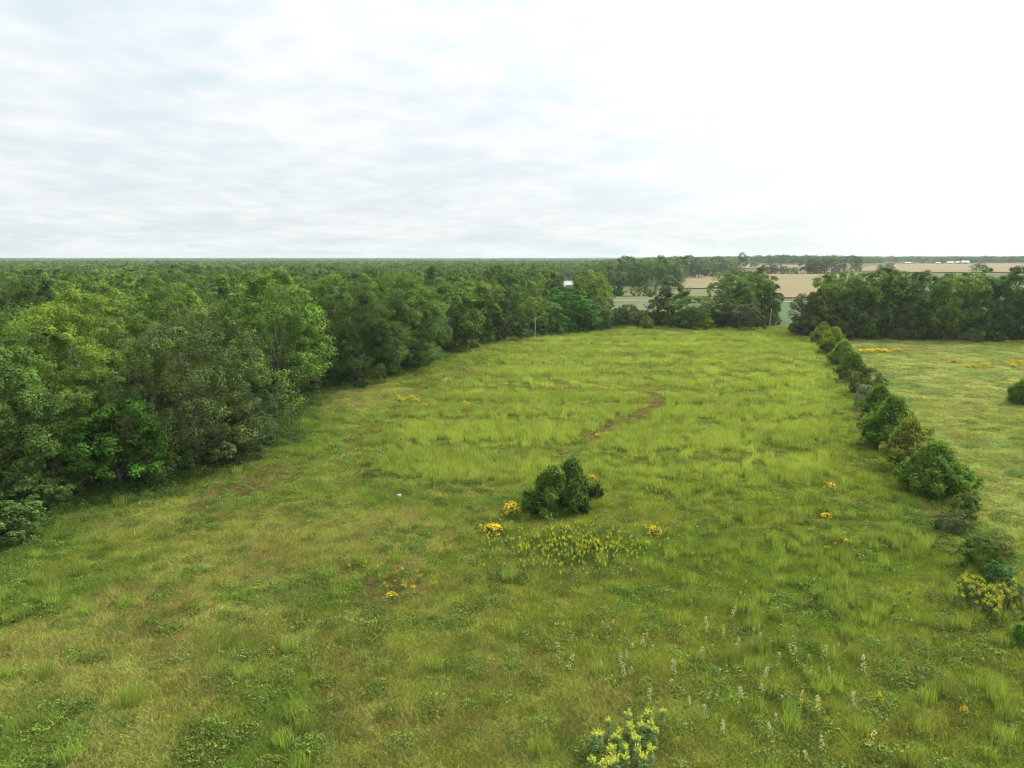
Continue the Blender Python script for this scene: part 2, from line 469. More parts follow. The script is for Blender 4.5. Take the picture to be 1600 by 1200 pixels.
def trunk_mesh(name, seed, H, r0, lobes, mat, nlimb=14, frac=0.72):
    rng = np.random.default_rng(seed); mb = MB()
    zs = np.linspace(-0.4, H * frac, 7)
    off = np.cumsum(rng.normal(0, 0.12, (7, 2)), 0); off[0:2] = 0
    pts = [(off[i, 0], off[i, 1], zs[i]) for i in range(7)]
    rad = [r0 * (1.25 if i == 0 else (1 - 0.8 * i / 6)) for i in range(7)]
    mb.tube(pts, rad, 8)
    sel = rng.permutation(len(lobes))[:nlimb]
    for j in sel:
        e = lobes[j]
        f = np.clip((e[2] - 0.25 * H) / (H * 0.9), 0.15, 0.85)
        i = f * 6; a = int(i); s = np.array(pts[a]) * (1 - (i - a)) + np.array(pts[min(a + 1, 6)]) * (i - a)
        s[2] = min(s[2], e[2])
        m = (s + e) / 2 + np.array([0, 0, 0.06 * H]) * rng.uniform(0.2, 1)
        rr = r0 * 0.42 * (1 - 0.5 * f)
        mb.tube([s, m, e], [rr, rr * 0.6, rr * 0.18], 5)
    return mb.mesh(name, mat, True)
def make_tree_kind(key, seed, H, RX, base, nl, ns, nleaf, leaf, r0=0.28, limbs=14, **kw):
    cm, lc, lr = crown_mesh(key + '_crown', seed, H, RX, base, nl, ns, nleaf, leaf, M['leaf'], **kw)
    tm = trunk_mesh(key + '_trunk', seed + 5, H, r0, lc, M['bark'], limbs)
    return dict(H=H, W=2 * RX, crown=cm, trunk=tm)
KIND = {}
NEAR = ['near%d' % i for i in range(6)]
KIND['near0'] = make_tree_kind('near_a', 11, 15, 6.0, 0.8, 52, 11, 92, 0.21, ragged=0.35, low=-0.85)
KIND['near1'] = make_tree_kind('near_b', 12, 15, 5.2, 2.0, 46, 11, 92, 0.21, ragged=0.45, lobe=(0.20, 0.34), low=-0.8)
KIND['near2'] = make_tree_kind('near_c', 13, 15, 6.4, 0.2, 90, 10, 76, 0.18, ragged=0.18, lobe=(0.17, 0.27), low=-0.92, skirt=0.15)
KIND['near3'] = make_tree_kind('near_d', 14, 15, 5.6, 0.8, 50, 11, 90, 0.22, ragged=0.5, lobe=(0.18, 0.33), flat=0.55, low=-0.85)
KIND['near4'] = make_tree_kind('near_e', 15, 15, 5.8, 0.2, 56, 11, 88, 0.21, ragged=0.3, low=-0.92, skirt=0.1)
KIND['near5'] = make_tree_kind('near_f', 16, 15, 5.0, 1.6, 44, 11, 92, 0.22, ragged=0.5, lobe=(0.21, 0.36), low=-0.8)
MID = ['mid%d' % i for i in range(6)]
for i in range(6):
    KIND['mid%d' % i] = make_tree_kind('mid_%s' % 'abcdef'[i], 31 + i, 15, [5.4, 6.0, 5.0, 5.7, 6.3, 4.8][i], [0.2, 0.3, 0.2, 0.5, 0.2, 0.4][i], [50, 54, 46, 48, 58, 44][i], 10, 34, 0.38, limbs=8, ragged=[0.25, 0.18, 0.32, 0.28, 0.15, 0.32][i], low=-0.93, skirt=0.12, lobe=(0.22, 0.33))
FAR = ['far%d' % i for i in range(4)]
for i in range(4):
    KIND['far%d' % i] = make_tree_kind('far_%s' % 'abcd'[i], 51 + i, 15, [5.6, 6.2, 5.0, 6.6][i], 0.3, [44, 50, 42, 52][i], 6, 16, 0.70, limbs=3, low=-0.93, skirt=0.1, lobe=(0.24, 0.34), ragged=0.15)
SHRUB = ['shrub%d' % i for i in range(4)]
for i in range(4):
    KIND['shrub%d' % i] = make_tree_kind('shrub_%s' % 'abcd'[i], 61 + i, 4, [2.2, 2.6, 1.9, 2.4][i], 0.05, [34, 38, 32, 36][i], 8, 40, 0.17, r0=0.05, limbs=6, low=-0.9, ragged=0.28, skirt=0.1, lobe=(0.24, 0.36))
KIND['maple'] = make_tree_kind('young_maple', 71, 8, 3.9, 0.8, 34, 7, 70, 0.25, r0=0.12, flat=0.35, ragged=0.5, lobe=(0.24, 0.40), low=-0.8)
KIND['slim'] = make_tree_kind('sapling', 72, 8, 2.2, 0.5, 30, 6, 36, 0.30, r0=0.10, ragged=0.5, low=-0.9)

def cedar_kind(key, seed, H, RX, nb, nspray, shape=1.0, L=0.36, rag=(0.62, 1.22), wr=0.30):
    """red cedar: branches ringed up a short trunk, each a plume of upward pointing scaly sprays"""
    rng = np.random.default_rng(seed)
    ps, ns, ts, ti = [], [], [], []
    mb = MB()
    mb.tube([(0, 0, -0.2), (0.02, 0, H * 0.45), (0, 0.02, H * 0.9)], [0.13, 0.08, 0.02], 7)
    for b in range(nb):
        f = (b + rng.uniform(0, 1)) / nb
        z0 = 0.10 + f * H * 0.90
        ph = b * 2.39996 + rng.normal(0, 0.3)
        prof = (min(1.0, 0.72 + 1.6 * f) if f < 0.22 else 1.06 - ((f - 0.22) / 0.78) ** (1.5 * shape) * 0.92)
        ln = RX * prof * rng.uniform(*rag)
        out = np.array([math.cos(ph), math.sin(ph), 0]); up = rng.uniform(0.25, 0.6)
        e = np.array([0, 0, z0]) + out * ln + np.array([0, 0, ln * up * 0.6])
        s = np.array([0, 0, z0])
        if b % 3 == 0: mb.tube([s, (s + e) / 2 - np.array([0, 0, 0.05]), e], [0.03, 0.02, 0.006], 4)
        n = int(nspray * (0.5 + 0.8 * ln / RX))
        tt = rng.uniform(0.35, 1.05, n) ** 0.7
        c = s + (e - s) * tt[:, None]
        wid = 0.22 * RX * (1.25 - tt)
        side = np.array([-out[1], out[0], 0])
        c = c + side * (rng.normal(0, 1, n) * wid)[:, None] + np.array([0, 0, 1.0]) * (rng.normal(0.02, 0.10 * RX, n))[:, None]
        t = norm(out * 0.7 + np.array([0, 0, 0.9]) + rng.normal(0, 0.4, (n, 3)))
        nn = norm(np.array([0, 0, 0.6]) + out * 0.7 + rng.normal(0, 0.55, (n, 3)))
        ps.append(c); ts.append(t); ns.append(nn); ti.append(np.clip(rng.normal(0.48, 0.13) + rng.normal(0, 0.14, n), 0, 1))
    n = nspray
    ps.append(np.stack([rng.normal(0, 0.10, n), rng.normal(0, 0.10, n), H * rng.uniform(0.72, 1.0, n)], 1)); ts.append(norm(np.array([0, 0, 1.0]) + rng.normal(0, 0.3, (n, 3))))
    ns.append(norm(rng.normal(0, 1, (n, 3)) + np.array([0, 0, 0.3]))); ti.append(np.clip(rng.normal(0.55, 0.15, n), 0, 1))
    p, t, nn, ti = map(np.concatenate, (ps, ts, ns, ti))
    LL = L * rng.uniform(0.6, 1.7, len(p))
    v, q = leaf_quads(p, nn, LL, LL * wr, rng, t, 0.08)
    v[:, 2] = np.maximum(v[:, 2], 0.03)
    return dict(H=H * 1.03, W=2.1 * RX, crown=mesh_np(key + '_crown', v, q, None, M['needle'], ti), trunk=mb.mesh(key + '_trunk', M['bark'], True))
KIND['cedar0'] = cedar_kind('cedar_a', 81, 4.5, 2.3, 115, 230, 0.58, 0.24)
KIND['cedar1'] = cedar_kind('cedar_b', 82, 4.5, 2.1, 105, 230, 0.52, 0.24)
KIND['cedar2'] = cedar_kind('cedar_c', 83, 4.5, 2.6, 120, 230, 1.2, 0.22, (0.8, 1.1))
KIND['cedar3'] = cedar_kind('cedar_d', 85, 4.5, 2.4, 115, 240, 0.58, 0.25, (0.62, 1.2))
KIND['feathery'] = cedar_kind('cedar_e', 84, 4.5, 2.2, 56, 230, 0.5, 0.46, (0.5, 1.35), 0.17)
KIND['ragged'] = cedar_kind('cedar_f', 86, 4.5, 2.3, 60, 230, 0.5, 0.42, (0.45, 1.4), 0.18)

# species colours (linear albedo of a leaf)
SPEC = {
    'mid': (0.1186, 0.2008, 0.046),
    'dark': (0.0895, 0.1549, 0.0411),
    'yellow': (0.1485, 0.2376, 0.0451),
    'olive': (0.1078, 0.154, 0.0506),
    'grey': (0.099, 0.1408, 0.0605),
    'bright': (0.080, 0.215, 0.030),
    'gold':   (0.250, 0.235, 0.030),
    'brown':  (0.105, 0.125, 0.050),
    'silver': (0.190, 0.220, 0.135),
    'cedar':  (0.170, 0.245, 0.036),
    'dcedar': (0.118, 0.200, 0.030),
    'ocedar': (0.190, 0.235, 0.048),
}
TREES = []
def plant(name, kind, loc, w, h, spec, label, cat, group=None, rz=None, lean=0.0):
    k = KIND[kind]
    s = (w / k['W'], w / k['W'], h / k['H'])
    e = empty(name, (loc[0], loc[1], loc[2] - 0.05), random.uniform(0, 6.28) if rz is None else rz, s)
    if lean: e.rotation_euler = (lean, lean * 0.4, e.rotation_euler[2])
    c = link('crown', k['crown'], e); t = link('trunk', k['trunk'], e)
    base = SPEC[spec] if isinstance(spec, str) else spec
    j = random.uniform(0.90, 1.22); g = random.uniform(0.90, 1.08)
    c.color = (base[0] * j / g, base[1] * j, base[2] * j * g, 1)
    tag(e, label, cat, group)
    TREES.append((loc[0], loc[1], w, h))
    return e
def at_pixel(name, kind, px, base_py, top_py, w_px, spec, label, cat, group=None, **kw):
    """stand a plant on the ground point measured at (px, base_py), as tall and wide as measured there"""
    x, y, z = ground(px, base_py)
    dep = y * CP - (z - CAM_H) * SP
    w = w_px * dep / FPX
    a = math.atan((600 - top_py) / FPX) - PITCH
    h = CAM_H + math.hypot(x, y) * math.tan(a) / math.cos(math.atan2(x, y)) * math.cos(math.atan2(x, y)) - z
    # height along the vertical through the base
    ty = (600 - top_py) / FPX
    zt = CAM_H + y * (ty * CP - SP) / (CP + ty * SP)
    return plant(name, kind, (x, y, z), w, max(zt - z, 0.4), spec, label, cat, group, **kw)

# ------------------------------------------------------------------ named trees: left forest edge
EDGE = 'trees along the edge of the left forest'
for a in [
    ('near0', -30, 800, 497, 250, 'mid', 'tall green tree cut by the left picture border, nearest of the forest'),
    ('near1', 108, 752, 560, 190, 'mid', 'drooping green tree with dark bare trunk showing at its foot'),
    ('near3', 130, 716, 452, 200, 'yellow', 'tall light green tree with pale limbs behind the bare trunk tree'),
    ('maple', 190, 762, 622, 165, 'bright', 'low vivid green layered tree left of the big olive oak'),
    ('near2', 308, 728, 477, 262, (0.102, 0.152, 0.052), 'big round olive green oak bulging out from the forest edge'),
    ('near4', 232, 738, 570, 120, 'grey', 'dull grey green tree wedged against left side of the olive oak'),
    ('near5', 430, 640, 418, 190, 'yellow', 'tall light green tree right behind the olive oak'),
    ('near4', 455, 618, 535, 105, 'dark', 'short dark bushy tree at forest edge beyond the olive oak'),
    ('near2', 560, 596, 442, 165, 'dark', 'broad dark tree facing the field midway along the forest edge'),
    ('near0', 622, 580, 426, 155, 'mid', 'tall rounded green tree midway along the forest edge'),
    ('near4', 655, 566, 446, 105, 'dark', 'dark tree with low boughs where forest edge turns away'),
    ('mid0', 705, 546, 431, 110, 'mid', 'rounded green tree just past the turn of the forest edge'),
    ('mid1', 748, 537, 436, 96, 'mid', 'green tree left of the pale bare pole at the wood edge'),
    ('mid4', 790, 534, 444, 88, 'dark', 'dark green tree close left of the pale bare pole'),
    ('mid2', 828, 527, 464, 64, 'yellow', 'rounded light green tree directly behind the pale bare pole'),
    ('mid3', 856, 525, 470, 62, 'mid', 'short rounded tree just right of the pale bare pole'),
    ('mid5', 893, 519, 448, 84, 'bright', 'fresh green tree below the white roofed house'),
    ('mid1', 925, 515, 462, 64, 'dark', 'dark tree at right end of the left forest'),
    ('shrub1', 940, 512, 480, 34, 'mid', 'low bush closing right end of the left forest'),
    ('slim', 566, 588, 532, 44, 'yellow', 'pale green sapling in front of the broad dark edge tree'),
    ('near3', 395, 705, 560, 80, 'grey', 'grey green tree flanking the olive oak on its right'),
]:
    at_pixel('broadleaf_tree', a[0], a[1], a[2], a[3], a[4], a[5], a[6], 'tree', EDGE)
SHR = 'low shrubs along the forest edge'
for a in [
    ('shrub0', 60, 800, 745, 110, 'dark', 'dark shrub under the nearest forest tree by left border'),
    ('shrub2', 10, 850, 790, 120, 'dark', 'dark green bush at the lower left corner of the forest'),
    ('shrub1', 345, 722, 660, 100, 'olive', 'low olive bush at the foot of the big oak'),
    ('shrub3', 392, 700, 640, 80, 'grey', 'grey green bush at the right foot of the big oak'),
    ('shrub0', 505, 604, 560, 62, 'dark', 'dark bush at the forest edge right of the short bushy tree'),
    ('shrub2', 600, 585, 548, 56, 'mid', 'green bush in front of the tall rounded edge tree'),
    ('shrub1', 640, 575, 540, 54, 'dark', 'dark bush just before the turn of the forest edge'),
    ('shrub3', 690, 550, 520, 46, 'mid', 'bush at the inner corner of the forest edge'),
    ('shrub0', 770, 533, 505, 44, 'dark', 'dark bush beneath trees left of the pale bare pole'),
    ('shrub2', 875, 522, 494, 40, 'bright', 'fresh green bush right of the pale bare pole'),
    ('shrub1', 265, 740, 690, 90, 'dark', 'dark bush between the vivid green tree and the oak'),
]:
    at_pixel('edge_shrub', a[0], a[1], a[2], a[3], a[4], a[5], a[6], 'shrub', SHR)

# ------------------------------------------------------------------ named trees: beyond the far edge of the field
FARG = 'trees beyond the far end of the field'
for a in [
    ('shrub1', 955, 510, 478, 40, 'dark', 'dark rounded bush at left of the far gap'),
    ('shrub3', 980, 510, 474, 44, 'olive', 'rounded olive bush in the far gap below the pasture'),
    ('cedar1', 1011, 514, 492, 22, 'ocedar', 'small pointed cedar standing in front of the far gap'),
    ('mid2', 1046, 507, 430, 76, 'olive', 'dull green tree left of the round tree group'),
    ('mid4', 1078, 512, 462, 88, 'mid', 'wide low green tree in front of the round tree group'),
    ('cedar0', 1099, 515, 487, 28, 'cedar', 'small green cedar at foot of the wide low tree'),
    ('slim', 1110, 508, 460, 40, 'gold', 'small yellow green tree glowing inside the round tree group'),
    ('mid1', 1145, 505, 424, 84, 'mid', 'tall left crown of the round tree group'),
    ('mid0', 1185, 505, 417, 74, 'mid', 'tallest right crown of the round tree group'),
    ('mid3', 1132, 512, 470, 50, 'brown', 'russet tinged small tree within the round tree group'),
    ('shrub0', 1165, 515, 474, 60, 'grey', 'blue green rounded bush at front of the round tree group'),
    ('mid4', 1166, 502, 420, 92, 'mid', 'broad central crown at the back of the round tree group'),
    ('mid5', 1160, 508, 438, 60, 'yellow', 'lighter green middle crown of the round tree group'),
    ('mid2', 1200, 508, 440, 40, 'dark', 'dark right flank tree of the round tree group'),
    ('shrub2', 1060, 513, 490, 36, 'bright', 'low bright bush left of the small green cedar'),
]:
    at_pixel('cedar_tree' if 'cedar' in a[0] else 'broadleaf_tree' if a[0][:2] in ('mi', 'sl') else 'edge_shrub', a[0], a[1], a[2], a[3], a[4], a[5], a[6],
             'shrub' if a[0].startswith('shrub') else 'tree', FARG)
RGT = 'trees of the right hand treeline'
for a in [
    ('mid4', 1262, 524, 458, 66, 'brown', 'brownish low tree at the left end of right treeline'),
    ('mid0', 1292, 527, 428, 84, 'mid', 'rounded green tree second from left in right treeline'),
    ('mid1', 1338, 528, 421, 90, 'mid', 'tall green tree third from left in right treeline'),
    ('mid3', 1385, 527, 418, 86, 'dark', 'tall dark tree fourth from left in right treeline'),
    ('slim', 1392, 529, 440, 42, 'yellow', 'thin pale tree with bare limbs amid right treeline'),
    ('mid5', 1436, 529, 422, 84, 'mid', 'tall tree just right of the thin pale tree'),
    ('mid2', 1448, 531, 466, 50, 'grey', 'short grey green tree standing proud of right treeline'),
    ('mid1', 1490, 531, 421, 90, 'yellow', 'yellow green topped tree in right treeline'),
    ('mid0', 1535, 531, 418, 84, 'mid', 'green tree third from right border in right treeline'),
    ('mid4', 1582, 532, 414, 92, 'dark', 'dark tree next to right border in right treeline'),
    ('mid3', 1640, 532, 410, 100, 'mid', 'tree cut by the right picture border in right treeline'),
    ('slim', 1362, 528, 480, 30, 'yellow', 'bright sapling in front of right treeline'),
    ('mid2', 1315, 530, 470, 60, 'dark', 'low dark tree behind far end of the cedar row'),
    ('mid5', 1415, 531, 470, 56, 'dark', 'low dark filler tree behind the grey bush'),
    ('mid4', 1510, 532, 470, 66, 'mid', 'low leafy tree under the yellow green topped tree'),
    ('mid2', 1560, 533, 468, 66, 'dark', 'low dark tree near right border of the treeline'),
    ('mid1', 1610, 533, 468, 66, 'dark', 'low dark tree at right border below the treeline'),
    ('cedar1', 1353, 530, 505, 24, 'cedar', 'small pointed cedar in front of right treeline'),
    ('shrub3', 1404, 531, 512, 34, 'silver', 'pale grey green bush in front of right treeline'),
    ('cedar0', 1427, 531, 512, 20, 'cedar', 'small round cedar beside the pale grey bush'),
    ('shrub1', 1450, 531, 516, 34, 'brown', 'low brownish bush right of the small round cedar'),
]:
    at_pixel('cedar_tree' if 'cedar' in a[0] else 'broadleaf_tree' if a[0][:2] in ('mi', 'sl') else 'edge_shrub', a[0], a[1], a[2], a[3], a[4], a[5], a[6],
             'shrub' if a[0].startswith('shrub') else 'tree', RGT)
BACK = 'background trees around the pasture and crop fields'
for a in [
    ('far0', 950, 462, 413, 58, 'dark', 'dark broad tree at the back left of the pasture'),
    ('far1', 998, 463, 420, 34, 'dark', 'narrow dark tree at the back of the pasture'),
    ('far2', 986, 446, 399, 52, 'mid', 'tall tree whose top breaks the skyline above the pasture'),
    ('far3', 940, 446, 406, 46, 'mid', 'spreading tree left behind the pasture'),
    ('far0', 1035, 452, 398, 34, 'mid', 'tall narrow tree breaking the skyline right of the pasture'),
    ('cedar1', 1016, 464, 453, 11, 'dcedar', 'tiny dark cedar at the right back of the pasture'),
    ('cedar0', 966, 463, 449, 16, 'bright', 'tiny bright bush at back of the pasture'),
    ('far1', 1071, 434, 397, 38, 'grey', 'grey green tree topping the skyline by the small crop strip'),
    ('far2', 1092, 434, 411, 32, 'grey', 'rounded tree behind the small crop strip, left one'),
    ('far3', 1118, 432, 411, 34, 'grey', 'rounded tree behind the small crop strip, right one'),
    ('far0', 1160, 417, 394, 18, 'grey', 'tall lone tree on the skyline above the round tree group'),
    ('far1', 1178, 418, 410, 14, 'dark', 'small round tree right of the tall lone tree'),
    ('far2', 1262, 428, 404, 30, 'grey', 'left tree of the clump above the big crop field'),
    ('far3', 1288, 428, 402, 40, 'grey', 'middle tree of the clump above the big crop field'),
    ('far0', 1310, 427, 405, 26, 'grey', 'right tree of the clump above the big crop field'),
    ('far1', 1337, 425, 399, 20, 'grey', 'round tree on the skyline right of the crop field clump'),
    ('far2', 1384, 425, 411, 26, 'dark', 'dark round tree left of the far tan crop field'),
    ('far3', 1530, 424, 411, 28, 'dark', 'round tree in front of the far tan crop field'),
    ('far2', 1050, 436, 410, 34, 'grey', 'tree filling the hedge left of the small crop strip'),
    ('far3', 1135, 428, 409, 30, 'grey', 'low tree in the hedge above the round tree group, left'),
    ('far1', 1150, 426, 410, 28, 'grey', 'low tree in the hedge above the round tree group, middle'),
    ('far0', 1198, 427, 411, 26, 'grey', 'low tree in the hedge above the round tree group, right'),
    ('far2', 1212, 428, 413, 24, 'grey', 'tree in the hedge at the big crop field far left corner'),
    ('far3', 1275, 428, 407, 34, 'mid', 'front tree of the clump above the big crop field'),
    ('far0', 1225, 429, 415, 16, 'dark', 'small round tree left above the big crop field'),
    ('far1', 1240, 429, 417, 14, 'dark', 'smaller tree beside the big crop field far corner'),
]:
    at_pixel('cedar_tree' if 'cedar' in a[0] else 'broadleaf_tree', a[0], a[1], a[2], a[3], a[4], a[5], a[6], 'tree', BACK)

# ------------------------------------------------------------------ the cedar row and other plants of the field
ROW = 'bushes of the row between the two fields'
for a in [
    ('cedar0', 1285, 538, 503, 34, 'ocedar', 'farthest green cedar at the top end of the row'),
    ('cedar1', 1303, 553, 511, 42, 'cedar', 'second cedar from the far end of the row'),
    ('cedar3', 1317, 572, 531, 42, 'cedar', 'third cedar from the far end of the row'),
    ('cedar3', 1332, 597, 551, 46, 'dcedar', 'fourth, darker cedar from the far end of the row'),
    ('shrub1', 1353, 618, 574, 54, (0.125, 0.165, 0.045), 'olive leafy bush in the middle of the row'),
    ('shrub3', 1352, 640, 600, 34, 'silver', 'silvery bush in the middle of the row'),
    ('cedar1', 1372, 657, 600, 56, 'dcedar', 'dark cedar just nearer than the silvery bush'),
    ('cedar0', 1392, 702, 619, 82, 'dcedar', 'large dark cedar third from the near end of the row'),
    ('cedar1', 1416, 738, 652, 80, 'ocedar', 'loose olive cedar second from the near end of the row'),
    ('cedar3', 1457, 774, 690, 100, 'dcedar', 'nearest and largest dark cedar of the row'),
]:
    at_pixel('cedar_tree' if 'cedar' in a[0] or a[0] == 'feathery' else 'row_shrub', a[0], a[1], a[2], a[3], a[4] * 1.14, a[5], a[6], 'shrub' if a[0].startswith('shrub') else 'tree', ROW)
at_pixel('cedar_tree', 'cedar2', 1597, 632, 593, 46, 'dcedar', 'round dark cedar alone in the right meadow, cut by the border', 'tree')
at_pixel('cedar_tree', 'feathery', 864, 802, 728, 92, (0.13, 0.235, 0.045), 'feathery green cedar, left one of the pair in mid field', 'tree')
at_pixel('cedar_tree', 'ragged', 892, 796, 718, 84, (0.098, 0.175, 0.038), 'dark cedar, right one of the pair in mid field', 'tree')
at_pixel('field_shrub', 'shrub0', 838, 806, 782, 50, 'dark', 'low dark weed bush at foot of the mid field cedar pair', 'shrub')
for a in [
    ('shrub2', 1505, 812, 770, 46, 'mid', 'thin green bush below the nearest cedar of the row'),
    ('shrub1', 1488, 832, 798, 56, 'brown', 'low brownish bush below the nearest cedar of the row'),
    ('shrub0', 1528, 892, 838, 66, (0.085, 0.165, 0.035), 'dark green bush near the right border'),
    ('shrub3', 1558, 870, 845, 44, (0.15, 0.13, 0.03), 'bush turning orange beside the dark green bush'),
    ('shrub2', 1556, 915, 878, 46, (0.085, 0.175, 0.055), 'blue green bush below the orange turning bush'),
    ('shrub1', 1606, 1010, 965, 44, 'bright', 'green bush cut by right border low in picture'),
    ('shrub3', 1580, 945, 918, 34, 'grey', 'dull grey bush among yellow weeds near right border'),
]:
    at_pixel('row_shrub', a[0], a[1], a[2], a[3], a[4], a[5], a[6], 'shrub', 'bushes continuing the row at right')

# ------------------------------------------------------------------ forest filling
_ones = 'first second third fourth fifth sixth seventh eighth ninth tenth eleventh twelfth thirteenth fourteenth fifteenth sixteenth seventeenth eighteenth nineteenth'.split()
_tens = {2: ('twentieth', 'twenty'), 3: ('thirtieth', 'thirty'), 4: ('fortieth', 'forty'), 5: ('fiftieth', 'fifty'), 6: ('sixtieth', 'sixty'), 7: ('seventieth', 'seventy'), 8: ('eightieth', 'eighty'), 9: ('ninetieth', 'ninety')}
def ordinal(n):
    if n < 20: return _ones[n - 1]
    t, u = divmod(n, 10)
    return _tens[t][0] if u == 0 else _tens[t][1] + '-' + _ones[u - 1]
EDGE_PIX = [(-160, 905), (30, 800), (230, 752), (400, 690), (440, 630), (520, 598), (620, 577), (680, 549), (760, 535), (850, 524), (938, 513)]
EDGE_W = [ground(*p)[:2] for p in EDGE_PIX]
BACK_W = [ground(*p)[:2] for p in [(938, 492), (900, 470), (905, 440), (900, 425), (-700, 425), (-1000, 520), (-900, 900)]]
FOREST = EDGE_W + BACK_W
def forest_fill():
    rng = np.random.default_rng(5)
    cand = rng.uniform((-420, 20), (60, 420), (26000, 2))
    cand = cand[in_poly(cand[:, 0], cand[:, 1], FOREST)]
    cand = cand[seg_dist(cand[:, 0], cand[:, 1], EDGE_W) > 3.5]
    px, py, dep = project(cand[:, 0], cand[:, 1], terr(cand[:, 0], cand[:, 1]))
    ok = (px > -140)
    cand = cand[ok]
    order = np.argsort(np.hypot(cand[:, 0], cand[:, 1]) + rng.uniform(0, 12, len(cand)))
    kept = [(t[0], t[1], t[2]) for t in TREES if t[3] > 6]
    res = []
    for i in order:
        x, y = cand[i]; w = rng.uniform(9.0, 14.0)
        if all((x - a) ** 2 + (y - b) ** 2 > (0.43 * (w + c)) ** 2 for a, b, c in kept):
            kept.append((x, y, w)); res.append((x, y, w))
        if len(res) >= 216: break
    return res
FILL = forest_fill()
def place_fill():
    rng = np.random.default_rng(6)
    rows = {}
    items = []
    dist = np.array([math.hypot(x, y) for x, y, w in FILL])
    q = np.quantile(dist, np.linspace(0, 1, 9))
    for (x, y, w), d in zip(FILL, dist):
        r = int(np.clip(np.searchsorted(q, d, side='right') - 1, 0, 7))
        px = 800 + FPX * x / (y * CP + CAM_H * SP)
        rows.setdefault(r, []).append((px, x, y, w, d))
    for r in sorted(rows):
        for k, (px, x, y, w, d) in enumerate(sorted(rows[r])):
            z = float(terr(x, y))
            h = 12.5 + 4.6 * float(fbm(x, y, 28, 2, 8)) + rng.uniform(-1.8, 2.2)
            if 864 < px < 908: h = min(h, CAM_H - 0.038 * d)
            kind = NEAR[rng.integers(6)] if d < 115 else MID[rng.integers(6)]
            sp = rng.choice(['mid', 'mid', 'dark', 'yellow', 'mid', 'olive', 'dark', 'yellow'])
            word = {'mid': 'green', 'dark': 'dark green', 'yellow': 'light green', 'olive': 'olive green'}[sp]
            plant('broadleaf_tree', kind, (x, y, z), w, h, sp,
                  '%s crown, %s from the left in the %s row back of the left forest' % (word, ordinal(k + 1), ordinal(r + 1)), 'tree', 'trees inside the left forest')
place_fill()
def place_treeline_back():
    rng = np.random.default_rng(8)
    for k, px in enumerate(np.linspace(1300, 1660, 11)):
        x, y, z = ground(px + rng.uniform(-8, 8), rng.uniform(511, 519))
        plant('broadleaf_tree', MID[rng.integers(6)], (x, y, z), rng.uniform(11, 14), rng.uniform(15.2, 17.4), rng.choice(['mid', 'dark', 'yellow']),
              'tree behind the right treeline front, %s from its left end' % ordinal(k + 1), 'tree', 'second rank of the right treeline')
place_treeline_back()

# ------------------------------------------------------------------ scattering helper for uncountable cover
def scatter(name, protos, pts, rot, scl, idx, colr, label):
    me = bpy.data.meshes.new(name)
    me.vertices.add(len(pts)); me.vertices.foreach_set('co', np.asarray(pts, np.float32).ravel())
    def att(nm, typ, key, val):
        a = me.attributes.new(nm, typ, 'POINT'); a.data.foreach_set(key, val)
    att('rot', 'FLOAT_VECTOR', 'vector', np.asarray(rot, np.float32).ravel())
    att('scl', 'FLOAT_VECTOR', 'vector', np.asarray(scl, np.float32).ravel())
    att('pick', 'INT', 'value', np.asarray(idx, np.int32))
    c4 = np.ones((len(pts), 4), np.float32); c4[:, :3] = colr
    att('col', 'FLOAT_COLOR', 'color', c4.ravel())
    src = bpy.data.collections.new(name + '_source')
    for i, p in enumerate(protos):
        o = bpy.data.objects.new('%s_source_%02d' % (name, i), p); src.objects.link(o)
    ng = bpy.data.node_groups.new(name, 'GeometryNodeTree')
    ng.interface.new_socket('Geometry', in_out='INPUT', socket_type='NodeSocketGeometry')
    ng.interface.new_socket('Geometry', in_out='OUTPUT', socket_type='NodeSocketGeometry')
    n, l = ng.nodes, ng.links
    gi, go = n.new('NodeGroupInput'), n.new('NodeGroupOutput')
    ip = n.new('GeometryNodeInstanceOnPoints'); ci = n.new('GeometryNodeCollectionInfo')
    ci.inputs['Collection'].default_value = src
    ci.inputs['Separate Children'].default_value = True
    ci.inputs['Reset Children'].default_value = True
    def na(nm, typ):
        a = n.new('GeometryNodeInputNamedAttribute'); a.data_type = typ; a.inputs['Name'].default_value = nm
        return a.outputs['Attribute']
    l.new(gi.outputs[0], ip.inputs['Points'])
    l.new(ci.outputs[0], ip.inputs['Instance'])
    ip.inputs['Pick Instance'].default_value = True
    l.new(na('pick', 'INT'), ip.inputs['Instance Index'])
    er = n.new('FunctionNodeEulerToRotation')
    l.new(na('rot', 'FLOAT_VECTOR'), er.inputs[0]); l.new(er.outputs[0], ip.inputs['Rotation'])
    l.new(na('scl', 'FLOAT_VECTOR'), ip.inputs['Scale'])
    l.new(ip.outputs[0], go.inputs[0])
    o = link(name, me)
    md = o.modifiers.new('scatter', 'NODES'); md.node_group = ng
    tag(o, label, kind='stuff')
    return o

